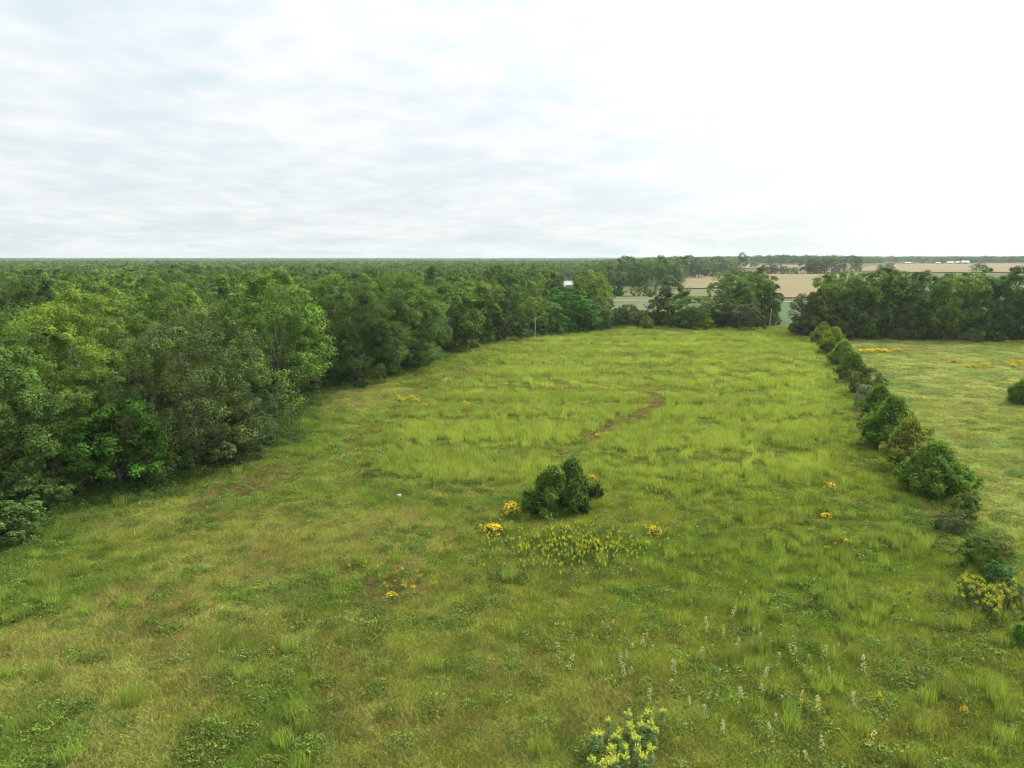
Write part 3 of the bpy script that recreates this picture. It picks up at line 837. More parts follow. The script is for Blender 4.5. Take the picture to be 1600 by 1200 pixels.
# ------------------------------------------------------------------ distant woods
def swap(me, mat):
    c = me.copy(); c.materials.clear(); c.materials.append(mat); return c
def distant_woods():
    rng = np.random.default_rng(21)
    lump = [crown_mesh('woodland_lump_%d' % i, 91 + i, 15, 7.0, 0.5, 20, 3, 9, 1.5, M['far_leaf'], low=-0.6)[0] for i in range(4)]
    fars = [swap(KIND[k]['crown'], M['far_leaf']) for k in FAR]
    def ring(d0, d1, spacing):
        n = int(0.95 * (d1 ** 2 - d0 ** 2) * 0.9 / spacing ** 2)
        d = np.sqrt(rng.uniform(d0 ** 2, d1 ** 2, n)); a = rng.uniform(-0.80, 0.80, n)
        return np.stack([d * np.sin(a), d * np.cos(a)], 1)
    P = np.concatenate([ring(150, 700, 10.2), ring(700, 1600, 13.5), ring(1600, 3200, 17), ring(3200, 8300, 34)])
    x, y = P[:, 0], P[:, 1]
    z = terr(x, y); d = np.hypot(x, y)
    px, py, dep = project(x, y, z)
    keep = np.zeros(len(P), bool)
    left = px < 938
    lastfill = max(math.hypot(a, b) for a, b, c in FILL)
    keep |= left & in_poly(x, y, FOREST) & (d > lastfill - 6)
    keep |= left & (py < 425.5)
    keep &= ~((px > 872) & (px < 912) & (py > 437.5) & (py < 456))
    keep &= ~((px > 858) & (px < 914) & (d > 400) & (py > 437.5))
    keep |= (px >= 938) & (px < 1062) & (py < 447) & (py > 414)
    keep |= (px >= 905) & (px < 942) & (py < 500) & (py > 425)
    keep |= (px >= 1055) & (px < 1145) & (py < 429.5) & (py > 424)
    keep |= (px >= 1062) & (py < 412.4)
    keep |= (px >= 938) & (py < 412.4)
    keep |= (px > 1170) & (px < 1350) & (py < 428) & (py > 425.5) & (fbm(x, y, 40, 2, 3) > 0.62)
    keep |= (px > 1200) & (px < 1345) & (py < 414.2)
    # small far fields and openings in the woods
    keep &= ~((d > 900) & (fbm(x, y, 260, 2, 12) > 0.70))
    keep &= ~((px > 1380) & (py > 411.6) & (py < 427))
    x, y, z, d = x[keep], y[keep], z[keep], d[keep]
    if len(TREES):
        tx = np.array([t[0] for t in TREES if t[3] > 5]); ty = np.array([t[1] for t in TREES if t[3] > 5])
        ok = np.ones(len(x), bool); nearm = np.where(d < 800)[0]
        for i in nearm:
            ok[i] = np.min((tx - x[i]) ** 2 + (ty - y[i]) ** 2) > 36
        x, y, z, d = x[ok], y[ok], z[ok], d[ok]
    n = len(x)
    s = np.where(d < 1600, 0.95, np.where(d < 3200, 1.15, 2.1)) * rng.uniform(0.70, 1.35, n)
    h = (0.66 + 0.40 * fbm(x, y, 60, 2, 4) + rng.uniform(-0.14, 0.20, n))
    vp = 800 + FPX * x / (y * CP + CAM_H * SP)
    h = np.where((vp > 864) & (vp < 908) & (d < 520), np.minimum(h, np.maximum(20 - 0.038 * d, 1.5) / 15), h)
    idx = np.where(d < 700, rng.integers(0, 4, n), 4 + rng.integers(0, 4, n))
    pal = np.array([SPEC['mid'], SPEC['dark'], SPEC['mid'], SPEC['yellow'], SPEC['olive']])
    c = pal[rng.integers(0, 5, n)] * rng.uniform(0.75, 1.4, (n, 1))
    scatter('distant_woods', fars + lump, np.stack([x, y, z - 0.3], 1), np.stack([0 * x, 0 * x, rng.uniform(0, 6.28, n)], 1), np.stack([s, s, h], 1), idx, c,
            'mass of far green woodland reaching to the horizon')
    return n
N_WOODS = distant_woods()

def undergrowth():
    rng = np.random.default_rng(77)
    X, Y = rng.uniform(-230, 60, 60000), rng.uniform(15, 270, 60000)
    ed = seg_dist(X, Y, EDGE_W)
    ok = in_poly(X, Y, FOREST) & (ed > 1.5) & (rng.uniform(0, 1, len(X)) < np.exp(-ed / 9) * 0.9)
    px, py, dep = project(X, Y, terr(X, Y)); ok &= (px > -150)
    P = [(x, y, z) for x, y, z in zip(X[ok], Y[ok], terr(X[ok], Y[ok]))]
    P = [P[i] for i in rng.permutation(len(P))[:900]]
    for _ in range(150): P.append(ground(rng.uniform(1245, 1660), rng.uniform(513, 529)))
    for _ in range(70): P.append(ground(rng.uniform(1020, 1205), rng.uniform(500, 511)))
    for _ in range(26): P.append(ground(rng.uniform(935, 1025), rng.uniform(501, 510)))
    P = np.array(P); n = len(P); s = rng.uniform(.7, 1.35, n); h = rng.uniform(.55, 1.15, n)
    pal = np.array([SPEC['dark'], SPEC['mid'], SPEC['dark'], SPEC['olive']])
    scatter('undergrowth', [swap(KIND[k]['crown'], M['far_leaf']) for k in SHRUB], P, np.stack([0 * s, 0 * s, rng.uniform(0, 6.28, n)], 1), np.stack([s, s, h], 1), rng.integers(0, 4, n),
            pal[rng.integers(0, 4, n)] * rng.uniform(.8, 1.15, (n, 1)), 'dark leafy undergrowth filling the shade beneath the trees')
undergrowth()

# ------------------------------------------------------------------ bare trees, house, sheds, poles, marker
def bare_tree(px, base_py, top_py, label, seed):
    rng = random.Random(seed)
    x, y, z = ground(px, base_py)
    ty = (600 - top_py) / FPX
    h = CAM_H + y * (ty * CP - SP) / (CP + ty * SP) - z
    e = empty('bare_tree', (x, y, z - 0.1), rng.uniform(0, 6))
    tag(e, label, 'tree', 'bare grey trees')
    mb = MB(); mb.tube([(0, 0, 0), (0.1, 0, h * 0.3), (0, 0.1, h * 0.55)], [0.3, 0.24, 0.16], 7)
    link('trunk', mb.mesh('bare_trunk', M['grey_bark'], True), e)
    br = MB()
    def grow(p, d, ln, r, lvl):
        q = p + d * ln
        br.tube([p, (p + q) / 2 + Vector((rng.uniform(-.1, .1), rng.uniform(-.1, .1), 0)) * ln, q], [r, r * .75, r * .5], 5)
        if lvl == 0: return
        for _ in range(3):
            nd_ = (d + Vector((rng.uniform(-.8, .8), rng.uniform(-.8, .8), rng.uniform(-.1, .5)))).normalized()
            grow(p + d * ln * rng.uniform(.5, 1), nd_, ln * rng.uniform(.5, .75), r * .6, lvl - 1)
    for k in range(7):
        a = k * 0.9
        grow(Vector((0, 0, h * rng.uniform(.22, .55))), Vector((math.cos(a) * .7, math.sin(a) * .7, 1)).normalized(), h * .24, 0.14, 3)
    link('branches', br.mesh('bare_branches', M['grey_bark']), e)
bare_tree(926, 446, 408, 'bare grey tree standing right behind the white roofed house', 1)
bare_tree(1018, 462, 432, 'bare grey tree at the right edge of the pasture', 2)
bare_tree(1012, 498, 470, 'small bare grey tree in the brush of the far gap', 3)

def farmhouse():
    x, y, z = ground(889, 452)
    e = empty('farmhouse', (x, y, z), R(-38), (0.6, 0.6, 0.7))
    tag(e, 'white roofed farmhouse half hidden among trees behind the field', 'house')
    m = MB(); m.box(-7.5, 7.5, -4, 4, 0, 4.6); 
    m.tri((-7.5, -4, 4.6), (-7.5, 4, 4.6), (-7.5, 0, 7.2)); m.tri((7.5, -4, 4.6), (7.5, 0, 7.2), (7.5, 4, 4.6))
    link('wall', m.mesh('house_wall', M['siding']), e)
    m = MB()
    for s in (-1, 1):
        m.quad((-8.1, s * 4.6, 4.35), (8.1, s * 4.6, 4.35), (8.1, 0, 7.42), (-8.1, 0, 7.42))
        m.quad((-8.1, s * 4.6, 4.2), (8.1, s * 4.6, 4.2), (8.1, s * 4.6, 4.35), (-8.1, s * 4.6, 4.35))
    rf = link('roof', m.mesh('house_roof', M['metal_roof']), e)
    m = MB(); m.box(-3.2, -2.4, 0.6, 1.4, 6.4, 8.3); link('chimney', m.mesh('house_chimney', M['siding']), rf)
    for k in range(4):
        m = MB(); x0 = -6.2 + k * 3.4; m.box(x0, x0 + 1.2, -4.08, -3.98, 1.6, 3.2)
        w = link('window', m.mesh('house_window', M['white_paint']), e)
        m = MB(); m.box(x0 + .12, x0 + 1.08, -4.11, -4.05, 1.72, 3.08); link('pane', m.mesh('house_pane', M['glass']), w)
    m = MB(); m.box(-0.2, 0.8, -4.07, -3.97, 0.0, 2.1); d = link('door', m.mesh('house_door', M['door']), e)
    m = MB(); m.box(-7.0, -0.5, -8.5, -4.1, 0, 2.6); an = link('annex', m.mesh('house_annex', M['siding']), e)
    m = MB(); m.quad((-7.4, -9.0, 2.5), (0.0, -9.0, 2.5), (0.0, -4.05, 3.9), (-7.4, -4.05, 3.9)); link('roof', m.mesh('annex_roof', M['grey_roof']), an)
farmhouse()
def shed(px, py, w_px, hm, label):
    x, y, z = ground(px, py)
    w = w_px * y / FPX; dp = w * 0.5
    e = empty('farm_shed', (x, y, z), R(random.uniform(-12, 12)))
    tag(e, label, 'shed', 'far white farm buildings')
    m = MB(); m.box(-w / 2, w / 2, -dp / 2, dp / 2, 0, hm)
    m.tri((-w / 2, -dp / 2, hm), (-w / 2, dp / 2, hm), (-w / 2, 0, hm * 1.5)); m.tri((w / 2, -dp / 2, hm), (w / 2, 0, hm * 1.5), (w / 2, dp / 2, hm))
    link('wall', m.mesh('shed_wall', M['siding']), e)
    m = MB()
    for s in (-1, 1): m.quad((-w / 2 - .4, s * (dp / 2 + .5), hm * .96), (w / 2 + .4, s * (dp / 2 + .5), hm * .96), (w / 2 + .4, 0, hm * 1.54), (-w / 2 - .4, 0, hm * 1.54))
    link('roof', m.mesh('shed_roof', M['grey_roof']), e)
    m = MB(); m.box(-w * .12, w * .12, -dp / 2 - .08, -dp / 2 + .05, 0, hm * .8); link('door', m.mesh('shed_door', M['door']), e)
shed(1507, 412.9, 11, 4.0, 'longest white farm shed past the far tan crop field')
shed(1496, 413.0, 7, 3.4, 'white farm shed touching left end of the longest one')
shed(1484, 412.9, 9, 3.2, 'greyish farm shed second from left of the far cluster')
shed(1465, 413.2, 6, 2.8, 'small white farm shed alone left of the far cluster')
shed(1418, 412.9, 8, 2.8, 'low far shed at left end of the far tan crop field')
shed(93, 407.2, 12, 9.0, 'tiny white building on the horizon above the left forest')

def pole(px, base_py, top_py, r, label, lean=0.0, seed=0):
    x, y, z = ground(px, base_py)
    ty = (600 - top_py) / FPX
    h = CAM_H + y * (ty * CP - SP) / (CP + ty * SP) - z
    e = empty('bare_pole', (x, y, z)); tag(e, label, 'pole', 'pale bare poles at the far field edge')
    m = MB(); m.tube([(0, 0, -0.4), (lean * .3, 0, h * .35), (lean * .45, 0, h * .7), (lean, 0, h)], [r, r * .93, r * .85, r * .75], 10)
    link('shaft', m.mesh('pole_shaft', M['pole_wood'], True), e)
    m = MB(); m.tube([(lean, 0, h - .03), (lean, 0, h + .10), (lean, 0, h + .16)], [r * .95, r * .95, r * .4], 10)
    link('cap', m.mesh('pole_cap', M['white_paint'], True), e)
pole(836, 533, 497, 0.10, 'thin pale bare pole standing at the left far field edge')
pole(1202, 514, 484, 0.10, 'thin white leaning pole by the lawn gap at the far field edge', 0.35)
def marker():
    x, y, z = ground(624, 783)
    e = empty('marker_stake', (x, y, z)); tag(e, 'small white marker stake standing alone in the left grass', 'stake')
    m = MB(); m.box(-.03, .03, -.03, .03, -.1, .62); link('post', m.mesh('marker_post', M['pole_wood']), e)
    m = MB(); m.box(-.17, .17, -.05, -.031, .36, .64); link('plate', m.mesh('marker_plate', M['white_paint']), e)
marker()

# ------------------------------------------------------------------ bare track through the grass
TRACK = [ground(*p)[:2] for p in [(878, 722), (925, 685), (965, 665), (1020, 643), (1028, 630), (1018, 612), (1014, 594), (1012, 578), (1050, 569), (1085, 564)]]
EDGE_TRACK = [ground(*p)[:2] for p in [(318, 795), (360, 775), (400, 753), (428, 742)]]
def ribbon(name, pts, w, mat, lift, label, seed):
    rng = np.random.default_rng(seed)
    P = []
    for (a, b), (c, d) in zip(pts[:-1], pts[1:]):
        n = max(2, int(math.hypot(c - a, d - b) / 1.0))
        for k in range(n): P.append((a + (c - a) * k / n, b + (d - b) * k / n))
    P.append(pts[-1]); P = np.array(P)
    T = norm(np.gradient(P, axis=0)); N = np.stack([-T[:, 1], T[:, 0]], 1)
    ww = w * (0.35 + 1.1 * fbm(np.arange(len(P)), np.zeros(len(P)), 4, 2, seed)); ww[0] = ww[-1] = 0.05
    v = []
    for f in (-1, -0.4, 0.4, 1):
        q = P + N * (ww * f + rng.normal(0, 0.12, len(P)))[:, None]
        v.append(np.stack([q[:, 0], q[:, 1], terr(q[:, 0], q[:, 1]) + lift], 1))
    v = np.stack(v, 1).reshape(-1, 3)
    i, j = np.meshgrid(np.arange(len(P) - 1), np.arange(3), indexing='ij'); a = (i * 4 + j).ravel()
    tag(link(name, mesh_np(name, v, np.stack([a, a + 1, a + 5, a + 4], 1), None, mat, None, True)), label, kind='structure')
ribbon('path', TRACK[1:5], 0.36, M['dirt'], 0.05, 'bare brown track slanting through the tall grass beyond the cedar pair', 3)
ribbon('path', EDGE_TRACK, 0.6, M['dirt'], 0.05, 'short bare brown track beside the forest edge', 4)

# ------------------------------------------------------------------ grass
def blade_mesh(name, n, rad, hmin, hmax, lean, width, seed, bend=0.5, sprawl=0.0):
    rng = np.random.default_rng(seed)
    r = rad * np.sqrt(rng.uniform(0, 1, n)); a = rng.uniform(0, 6.283, n)
    p = np.stack([r * np.cos(a), r * np.sin(a), np.full(n, -0.03)], 1)
    h = rng.uniform(hmin, hmax, n)
    ph = rng.uniform(0, 6.283, n); ln = rng.uniform(lean[0], lean[1], n)
    dirh = np.stack([np.cos(ph), np.sin(ph), 0 * ph], 1)
    if sprawl: dirh = norm(dirh + np.array([sprawl, sprawl * 0.3, 0]))
    up = np.array([0, 0, 1.0])
    d1 = norm(dirh * np.tan(ln)[:, None] + up); d2 = norm(d1 + dirh * bend * rng.uniform(0.3, 1.2, (n, 1)) - up * 0.15)
    side = norm(np.cross(d1, rng.normal(0, 1, (n, 3))))
    w = (width * rng.uniform(0.7, 1.3, n))[:, None]
    m = p + d1 * (h * 0.55)[:, None]; t = m + d2 * (h * 0.5)[:, None]
    v = np.stack([p - side * w * .5, p + side * w * .5, m + side * w * .42, m - side * w * .42, t], 1).reshape(-1, 3)
    b = np.arange(n)[:, None] * 5
    q = b + np.array([[0, 1, 2, 3]]); tr = b + np.array([[3, 2, 4]])
    ti = np.clip(rng.normal(0.5, 0.22, n), 0, 1)
    return mesh_np(name, v, q, tr, M['grass'], np.concatenate([ti, ti]))
def weed_mesh(name, n, rad, h, leaf, seed):
    rng = np.random.default_rng(seed)
    r = rad * np.sqrt(rng.uniform(0, 1, n)); a = rng.uniform(0, 6.283, n)
    top = h * (1 - 0.6 * (r / rad) ** 2) * (0.6 + 0.6 * vnoise(r * np.cos(a) * 5 + 40, r * np.sin(a) * 5 + seed))
    p = np.stack([r * np.cos(a), r * np.sin(a), top * rng.uniform(0.35, 1.0, n)], 1)
    nr = norm(np.array([0, 0, 1.0]) + rng.normal(0, 0.5, (n, 3)))
    L = leaf * rng.uniform(0.6, 1.4, n)
    v, q = leaf_quads(p, nr, L, L * 0.55, rng)
    return mesh_np(name, v, q, None, M['grass'], np.clip(rng.normal(0.5, 0.2, n), 0, 1))
MAT_GRASS = [blade_mesh('matted_grass_%d' % i, 420, 1.0, 0.22, 0.55, (0.5, 1.25), 0.030, 200 + i, 0.7, [0, 0.5, 0.9, 0.3][i]) for i in range(4)]
STAND_GRASS = [blade_mesh('standing_grass_%d' % i, 150, 0.55, 0.55, 1.15, (0.02, 0.28), 0.022, 210 + i, 0.35) for i in range(4)]
WEEDS = [weed_mesh('weeds_%d' % i, 260, 0.8, 0.5, 0.13, 220 + i) for i in range(3)]

TALL_L = [(518, 800), (530, 765), (560, 775), (590, 735), (620, 690), (640, 660), (670, 605), (700, 590), (740, 600), (768, 690)]
TALL_R = [(518, 1255), (560, 1285), (620, 1290), (680, 1300), (740, 1310), (768, 1250)]
ROWLINE = [ground(*p)[:2] for p in [(1272, 524), (1300, 553), (1330, 597), (1372, 657), (1400, 702), (1457, 774), (1510, 830), (1540, 890), (1606, 1010), (1700, 1180)]]
def interp(tab, v):
    t = np.array(tab, float); return np.interp(v, t[:, 0], t[:, 1])
def fields(x, y):
    """growth of the field at world points: colour of the short grass, density of tall grass and of weeds"""
    z = terr(x, y); px, py, dep = project(x, y, z)
    d = np.hypot(x, y)
    n1, n2, n3 = fbm(x, y, 16, 3, 21), fbm(x, y, 6, 3, 22), fbm(x, y, 2.4, 2, 23)
    n4 = fbm(x, y, 30, 2, 24)
    olive = np.array([0.282, 0.320, 0.070]); dry = np.array([0.355, 0.362, 0.118]); green = np.array([0.182, 0.270, 0.047])
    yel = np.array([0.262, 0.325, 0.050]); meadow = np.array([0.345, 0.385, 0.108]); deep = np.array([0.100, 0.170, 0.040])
    brown = np.array([0.250, 0.185, 0.095])
    L = lambda a, b, k: a * (1 - k[:, None]) + b * k[:, None]
    c = np.tile(olive, (len(x), 1))
    c = L(c, dry, sstep(0.46, 0.70, n1) * 0.75)
    c = L(c, green, sstep(0.50, 0.68, n2) * 0.85)
    c = L(c, brown, sstep(0.60, 0.74, fbm(x, y, 3.2, 3, 25)) * 0.30)
    c = L(c, yel, (0.25 + 0.5 * sstep(0.45, 0.62, n4)) * sstep(700, 1150, px))
    row = np.interp(y, [p[1] for p in ROWLINE][::-1], [p[0] for p in ROWLINE][::-1])
    med = sstep(-0.5, 2.5, x - row)
    cm = L(np.tile(meadow, (len(x), 1)), np.array([0.245, 0.310, 0.085]), sstep(0.45, 0.65, n2)); cm = L(cm, dry, sstep(0.55, 0.75, n1) * 0.5)
    c = L(c, cm, med)
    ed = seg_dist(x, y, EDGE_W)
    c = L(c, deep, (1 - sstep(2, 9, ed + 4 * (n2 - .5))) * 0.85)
    tr = np.minimum(seg_dist(x, y, TRACK), seg_dist(x, y, EDGE_TRACK))
    bare = np.minimum(seg_dist(x, y, TRACK[1:6]), seg_dist(x, y, EDGE_TRACK))
    c = L(c, brown, (1 - sstep(0.5, 1.9, bare)) * 0.85)
    # tall grass
    lft, rgt = interp(TALL_L, py), interp(TALL_R, py)
    reg = sstep(-45, 40, px - lft) * sstep(-25, 25, rgt - px) * sstep(515, 532, py) * (1 - sstep(735, 775, py + 30 * (n2 - .5)))
    warp = y + 12 * (fbm(x * 0.45, y, 22, 2, 26) - 0.5) + 0.02 * x
    band = 0.5 + 0.5 * np.sin(warp * 2 * math.pi / 12.5)
    tall = reg * (0.20 + 0.80 * sstep(0.00, 0.62, band + 0.35 * (fbm(x * 0.5, y, 3.5, 2, 33) - 0.5))) * sstep(0.24, 0.50, fbm(x * 0.32, y, 5, 3, 29) + 0.06)
    c = L(c, np.array([0.215, 0.250, 0.065]), reg * (1 - sstep(0.10, 0.45, band)) * 0.4)
    tall = np.maximum(tall, (0.02 + 0.10 * sstep(900, 1250, px) + 0.5 * sstep(0.54, 0.74, n2) * sstep(0.35, 0.65, n3)) * (1 - med) * sstep(3, 9, ed))
    for cx, cy, rx, ry in [(1385, 845, 50, 55), (1165, 812, 45, 18), (170, 1085, 45, 35), (890, 985, 45, 30), (1430, 880, 30, 30), (1090, 770, 120, 25), (1545, 1120, 40, 40), (1440, 930, 40, 30), (1300, 1080, 60, 40)]:
        tall = np.maximum(tall, 0.75 * (1 - sstep(0.1, 1.3, np.hypot((px - cx) / rx, (py - cy) / ry))) * sstep(0.30, 0.6, n3))
    tall *= sstep(0.7, 1.7, tr) * (1 - 0.9 * med)
    weeds = (0.10 + 0.55 * sstep(0.52, 0.66, fbm(x, y, 4, 3, 27))) * (1 - 0.6 * med) * sstep(560, 800, py)
    weeds = np.maximum(weeds, (1 - sstep(1, 6.5, ed + 3 * (n3 - .5))))
    weeds = np.maximum(weeds, 0.7 * (1 - sstep(0.4, 2.2, seg_dist(x, y, ROWLINE))))
    for cx, cy, rx, ry in [(1120, 1075, 70, 35), (870, 800, 75, 22), (560, 985, 60, 35), (1280, 950, 90, 40), (1540, 880, 60, 60), (620, 905, 50, 20), (330, 1160, 70, 40), (900, 855, 90, 30)]:
        weeds = np.maximum(weeds, 0.95 * (1 - sstep(0.4, 1.2, np.hypot((px - cx) / rx, (py - cy) / ry))))
    return c, tall, weeds, med, ed, px, py, d, reg
def grid_points(y0, y1, step, rng):
    xs = np.arange(-0.95 * y1 - 20, 0.95 * y1 + 20, step); ys = np.arange(max(12, y0 * 0.6), y1, step)
    X, Y = np.meshgrid(xs, ys); X = X.ravel() + rng.uniform(-.5, .5, X.size) * step; Y = Y.ravel() + rng.uniform(-.5, .5, Y.size) * step
    px, py, dep = project(X, Y, terr(X, Y))
    ok = (px > -140) & (px < 1740) & (py < 1300) & (np.hypot(X, Y) >= y0) & (np.hypot(X, Y) < y1)
    return X[ok], Y[ok]
FIELD_FAR = 214
def open_ground(X, Y, px, py):
    ok = ~(in_poly(X, Y, FOREST) & (seg_dist(X, Y, EDGE_W) > 2.5))
    return ok & (py > 511)
def grow_grass():
    rng = np.random.default_rng(31)
    P = dict(short=[], tall=[], weed=[])
    for y0, y1, st, s in [(18, 62, 0.52, 0.62), (62, 115, 0.95, 1.0), (115, FIELD_FAR + 40, 1.7, 1.6)]:
        X, Y = grid_points(y0, y1, st, rng)
        c, tall, weeds, med, ed, px, py, d, reg = fields(X, Y)
        ok = open_ground(X, Y, px, py)
        hz = (0.45 + 0.95 * fbm(X, Y, 2.2, 2, 41)) * rng.uniform(0.7, 1.35, len(X)); hz = hz * (1 - 0.25 * med)
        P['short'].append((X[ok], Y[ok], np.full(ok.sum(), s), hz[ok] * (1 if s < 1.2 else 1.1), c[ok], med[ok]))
    for y0, y1, st, s in [(18, 60, 0.62, 0.75), (60, 105, 0.80, 0.95), (105, FIELD_FAR, 1.25, 1.5)]:
        X, Y = grid_points(y0, y1, st, rng)
        c, tall, weeds, med, ed, px, py, d, reg = fields(X, Y)
        ok = open_ground(X, Y, px, py) & (rng.uniform(0, 1, len(X)) < tall * (0.9 if y0 > 30 else 0.55))
        bright = np.array([0.365, 0.430, 0.095]); soft = np.array([0.258, 0.330, 0.072])
        k = fbm(X, Y, 7, 2, 43)[:, None]
        cc = bright * k * 1.5 * reg[:, None] + soft * (1 - k * 1.5 * reg[:, None])
        hz = 0.75 + 0.45 * fbm(X, Y, 5, 2, 44)
        P['tall'].append((X[ok], Y[ok], np.full(ok.sum(), s), hz[ok], cc[ok], med[ok]))
    for y0, y1, st, s in [(18, 70, 0.75, 0.8), (70, 130, 1.2, 1.2), (130, FIELD_FAR + 10, 2.2, 2.0)]:
        X, Y = grid_points(y0, y1, st, rng)
        c, tall, weeds, med, ed, px, py, d, reg = fields(X, Y)
        ok = open_ground(X, Y, px, py) & (rng.uniform(0, 1, len(X)) < weeds)
        g = np.array([0.125, 0.220, 0.040]); g2 = np.array([0.185, 0.225, 0.055])
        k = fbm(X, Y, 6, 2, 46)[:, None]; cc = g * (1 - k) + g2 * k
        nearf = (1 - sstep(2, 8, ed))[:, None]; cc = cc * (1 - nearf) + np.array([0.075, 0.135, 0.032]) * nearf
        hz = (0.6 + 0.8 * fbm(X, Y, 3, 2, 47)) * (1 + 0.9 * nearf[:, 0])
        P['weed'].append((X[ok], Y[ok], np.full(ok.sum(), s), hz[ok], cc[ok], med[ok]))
    out = {}
    for k, meshes, lab in (('short', MAT_GRASS, 'matted olive and green short grass covering the fields'),
                           ('tall', STAND_GRASS, 'upright yellow green tall grass in bands across the field'),
                           ('weed', WEEDS, 'low leafy green weeds growing in patches among the grass')):
        X, Y, s, hz, c, med = [np.concatenate([p[i] for p in P[k]]) for i in range(6)]
        n = len(X); s = s * rng.uniform(0.85, 1.2, n)
        sp = 0.22 if k == 'tall' else 0.30
        c = c * rng.uniform(1 - sp, 1 + sp, (n, 1)) * rng.uniform(1 - sp / 4, 1 + sp / 4, (n, 3))
        rot = np.stack([rng.normal(0, .06, n), rng.normal(0, .06, n), rng.uniform(0, 6.28, n)], 1)
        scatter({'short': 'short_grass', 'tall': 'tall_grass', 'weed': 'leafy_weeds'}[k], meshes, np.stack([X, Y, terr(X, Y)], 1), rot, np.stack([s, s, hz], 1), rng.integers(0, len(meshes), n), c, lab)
        out[k] = n
    return out
N_GRASS = grow_grass()

# ------------------------------------------------------------------ flowering plants
def stalk_meshes(seed):
    """silvery leaved stalk: whorls of narrow pale leaves up a single stem"""
    rng = np.random.default_rng(seed)
    mb = MB(); mb.tube([(0, 0, -.05), (.02, .01, .5), (0.01, .03, 1.0)], [.014, .011, .005], 5)
    p, t, nn, ti = [], [], [], []
    for k in range(11):
        z = 0.16 + 0.84 * k / 10 + rng.normal(0, .02)
        for j in range(3 if k < 9 else 4):
            a = k * 1.1 + j * 1.571 + rng.normal(0, .2); o = np.array([math.cos(a), math.sin(a), 0])
            ln = (0.26 - 0.15 * z) * rng.uniform(.7, 1.2)
            d = norm(o + np.array([0, 0, rng.uniform(-0.2, 0.7)]))
            p.append(np.array([0.01, 0.02, z]) + d * ln * .5); t.append(d); nn.append(norm(np.array([0, 0, 1.0]) + rng.normal(0, .25, 3))); ti.append(np.clip(rng.normal(.5, .15), 0, 1))
    L = rng.uniform(0.13, 0.24, len(p))
    v, q = leaf_quads(np.array(p), np.array(nn), L, L * .36, rng, np.array(t), 0.05)
    return mesh_np('stalk_leaves', v, q, None, M['petal'], np.array(ti)), mb.mesh('stalk_stem', M['stem'])
STALKS = [stalk_meshes(300 + i) for i in range(4)]
def goldenrod_meshes(seed):
    rng = np.random.default_rng(seed)
    mb = MB(); mb.tube([(0, 0, -.05), (.03, .0, .5), (.02, .05, .95)], [.014, .011, .006], 5)
    n = 80; z = rng.uniform(.15, .98, n); a = rng.uniform(0, 6.28, n); o = np.stack([np.cos(a), np.sin(a), 0 * a], 1)
    d = norm(o + np.array([0, 0, .5])); L = np.full(n, .20)
    v, q = leaf_quads(np.stack([.02 + 0 * z, .02 + 0 * z, z], 1) + d * .10, norm(np.array([0, 0, 1.0]) + rng.normal(0, .3, (n, 3))), L, L * .28, rng, d, .04)
    lv = mesh_np('goldenrod_leaves', v, q, None, M['petal'], rng.uniform(.3, .7, n))
    ps, tt = [], []
    for k in range(9):
        a = k * 2.4; tilt = 0.0 if k == 0 else rng.uniform(.35, .8)
        o = norm(np.array([math.cos(a) * tilt, math.sin(a) * tilt, 1.0])); ln = rng.uniform(.14, .34)
        for j in range(26):
            u = rng.uniform(.15, 1); ps.append(np.array([.02, .05, .84]) + o * ln * u * 1.1 + rng.normal(0, .018, 3)); tt.append(norm(o + rng.normal(0, .5, 3)))
    n = len(ps); L = rng.uniform(.03, .06, n)
    v, q = leaf_quads(np.array(ps), norm(rng.normal(0, .6, (n, 3)) + np.array([0, 0, .9])), L, L * .6, rng, np.array(tt))
    return lv, mb.mesh('goldenrod_stem', M['stem']), mesh_np('goldenrod_head', v, q, None, M['petal'], np.clip(rng.normal(.5, .2, n), 0, 1))
GOLD = [goldenrod_meshes(320 + i) for i in range(4)]
def bloom_meshes(seed):
    """rounded plant, leafy below and covered with yellow orange blossoms on top; 1 m wide, 1 m tall"""
    rng = np.random.default_rng(seed)
    mb = MB()
    for k in range(12):
        a = k * 2.4; e = np.array([math.cos(a) * .34, math.sin(a) * .34, .72]); mb.tube([(0, 0, -.05), e * .5 + np.array([0, 0, .1]), e], [.012, .009, .004], 4)
    n = 260; dr = rand_dirs(n, rng); dr[:, 2] = np.abs(dr[:, 2]); p = dr * np.array([.45, .45, .75]) * rng.uniform(.4, .92, (n, 1))
    L = np.full(n, .11); v, q = leaf_quads(p, norm(dr + np.array([0, 0, .8])), L, L * .4, rng)
    lv = mesh_np('bloom_leaves', v, q, None, M['petal'], rng.uniform(.2, .7, n))
    ps, ns = [], []
    for k in range(85):
        d = norm(rng.normal(0, 1, 3) + np.array([0, 0, .9]));
        if d[2] < 0.05: d[2] = abs(d[2]) + .1
        c = d * np.array([.48, .48, .9]) * rng.uniform(.82, 1.05)
        for j in range(7):
            ps.append(c + rng.normal(0, .022, 3)); ns.append(norm(d + np.array([0, 0, .5]) + rng.normal(0, .4, 3)))
    L = np.full(len(ps), .062)
    v, q = leaf_quads(np.array(ps), np.array(ns), L, L * .85, rng)
    return lv, mb.mesh('bloom_stem', M['stem']), mesh_np('bloom_flowers', v, q, None, M['petal'], np.clip(rng.normal(.5, .22, len(ps)), 0, 1))
BLOOM = [bloom_meshes(340 + i) for i in range(3)]

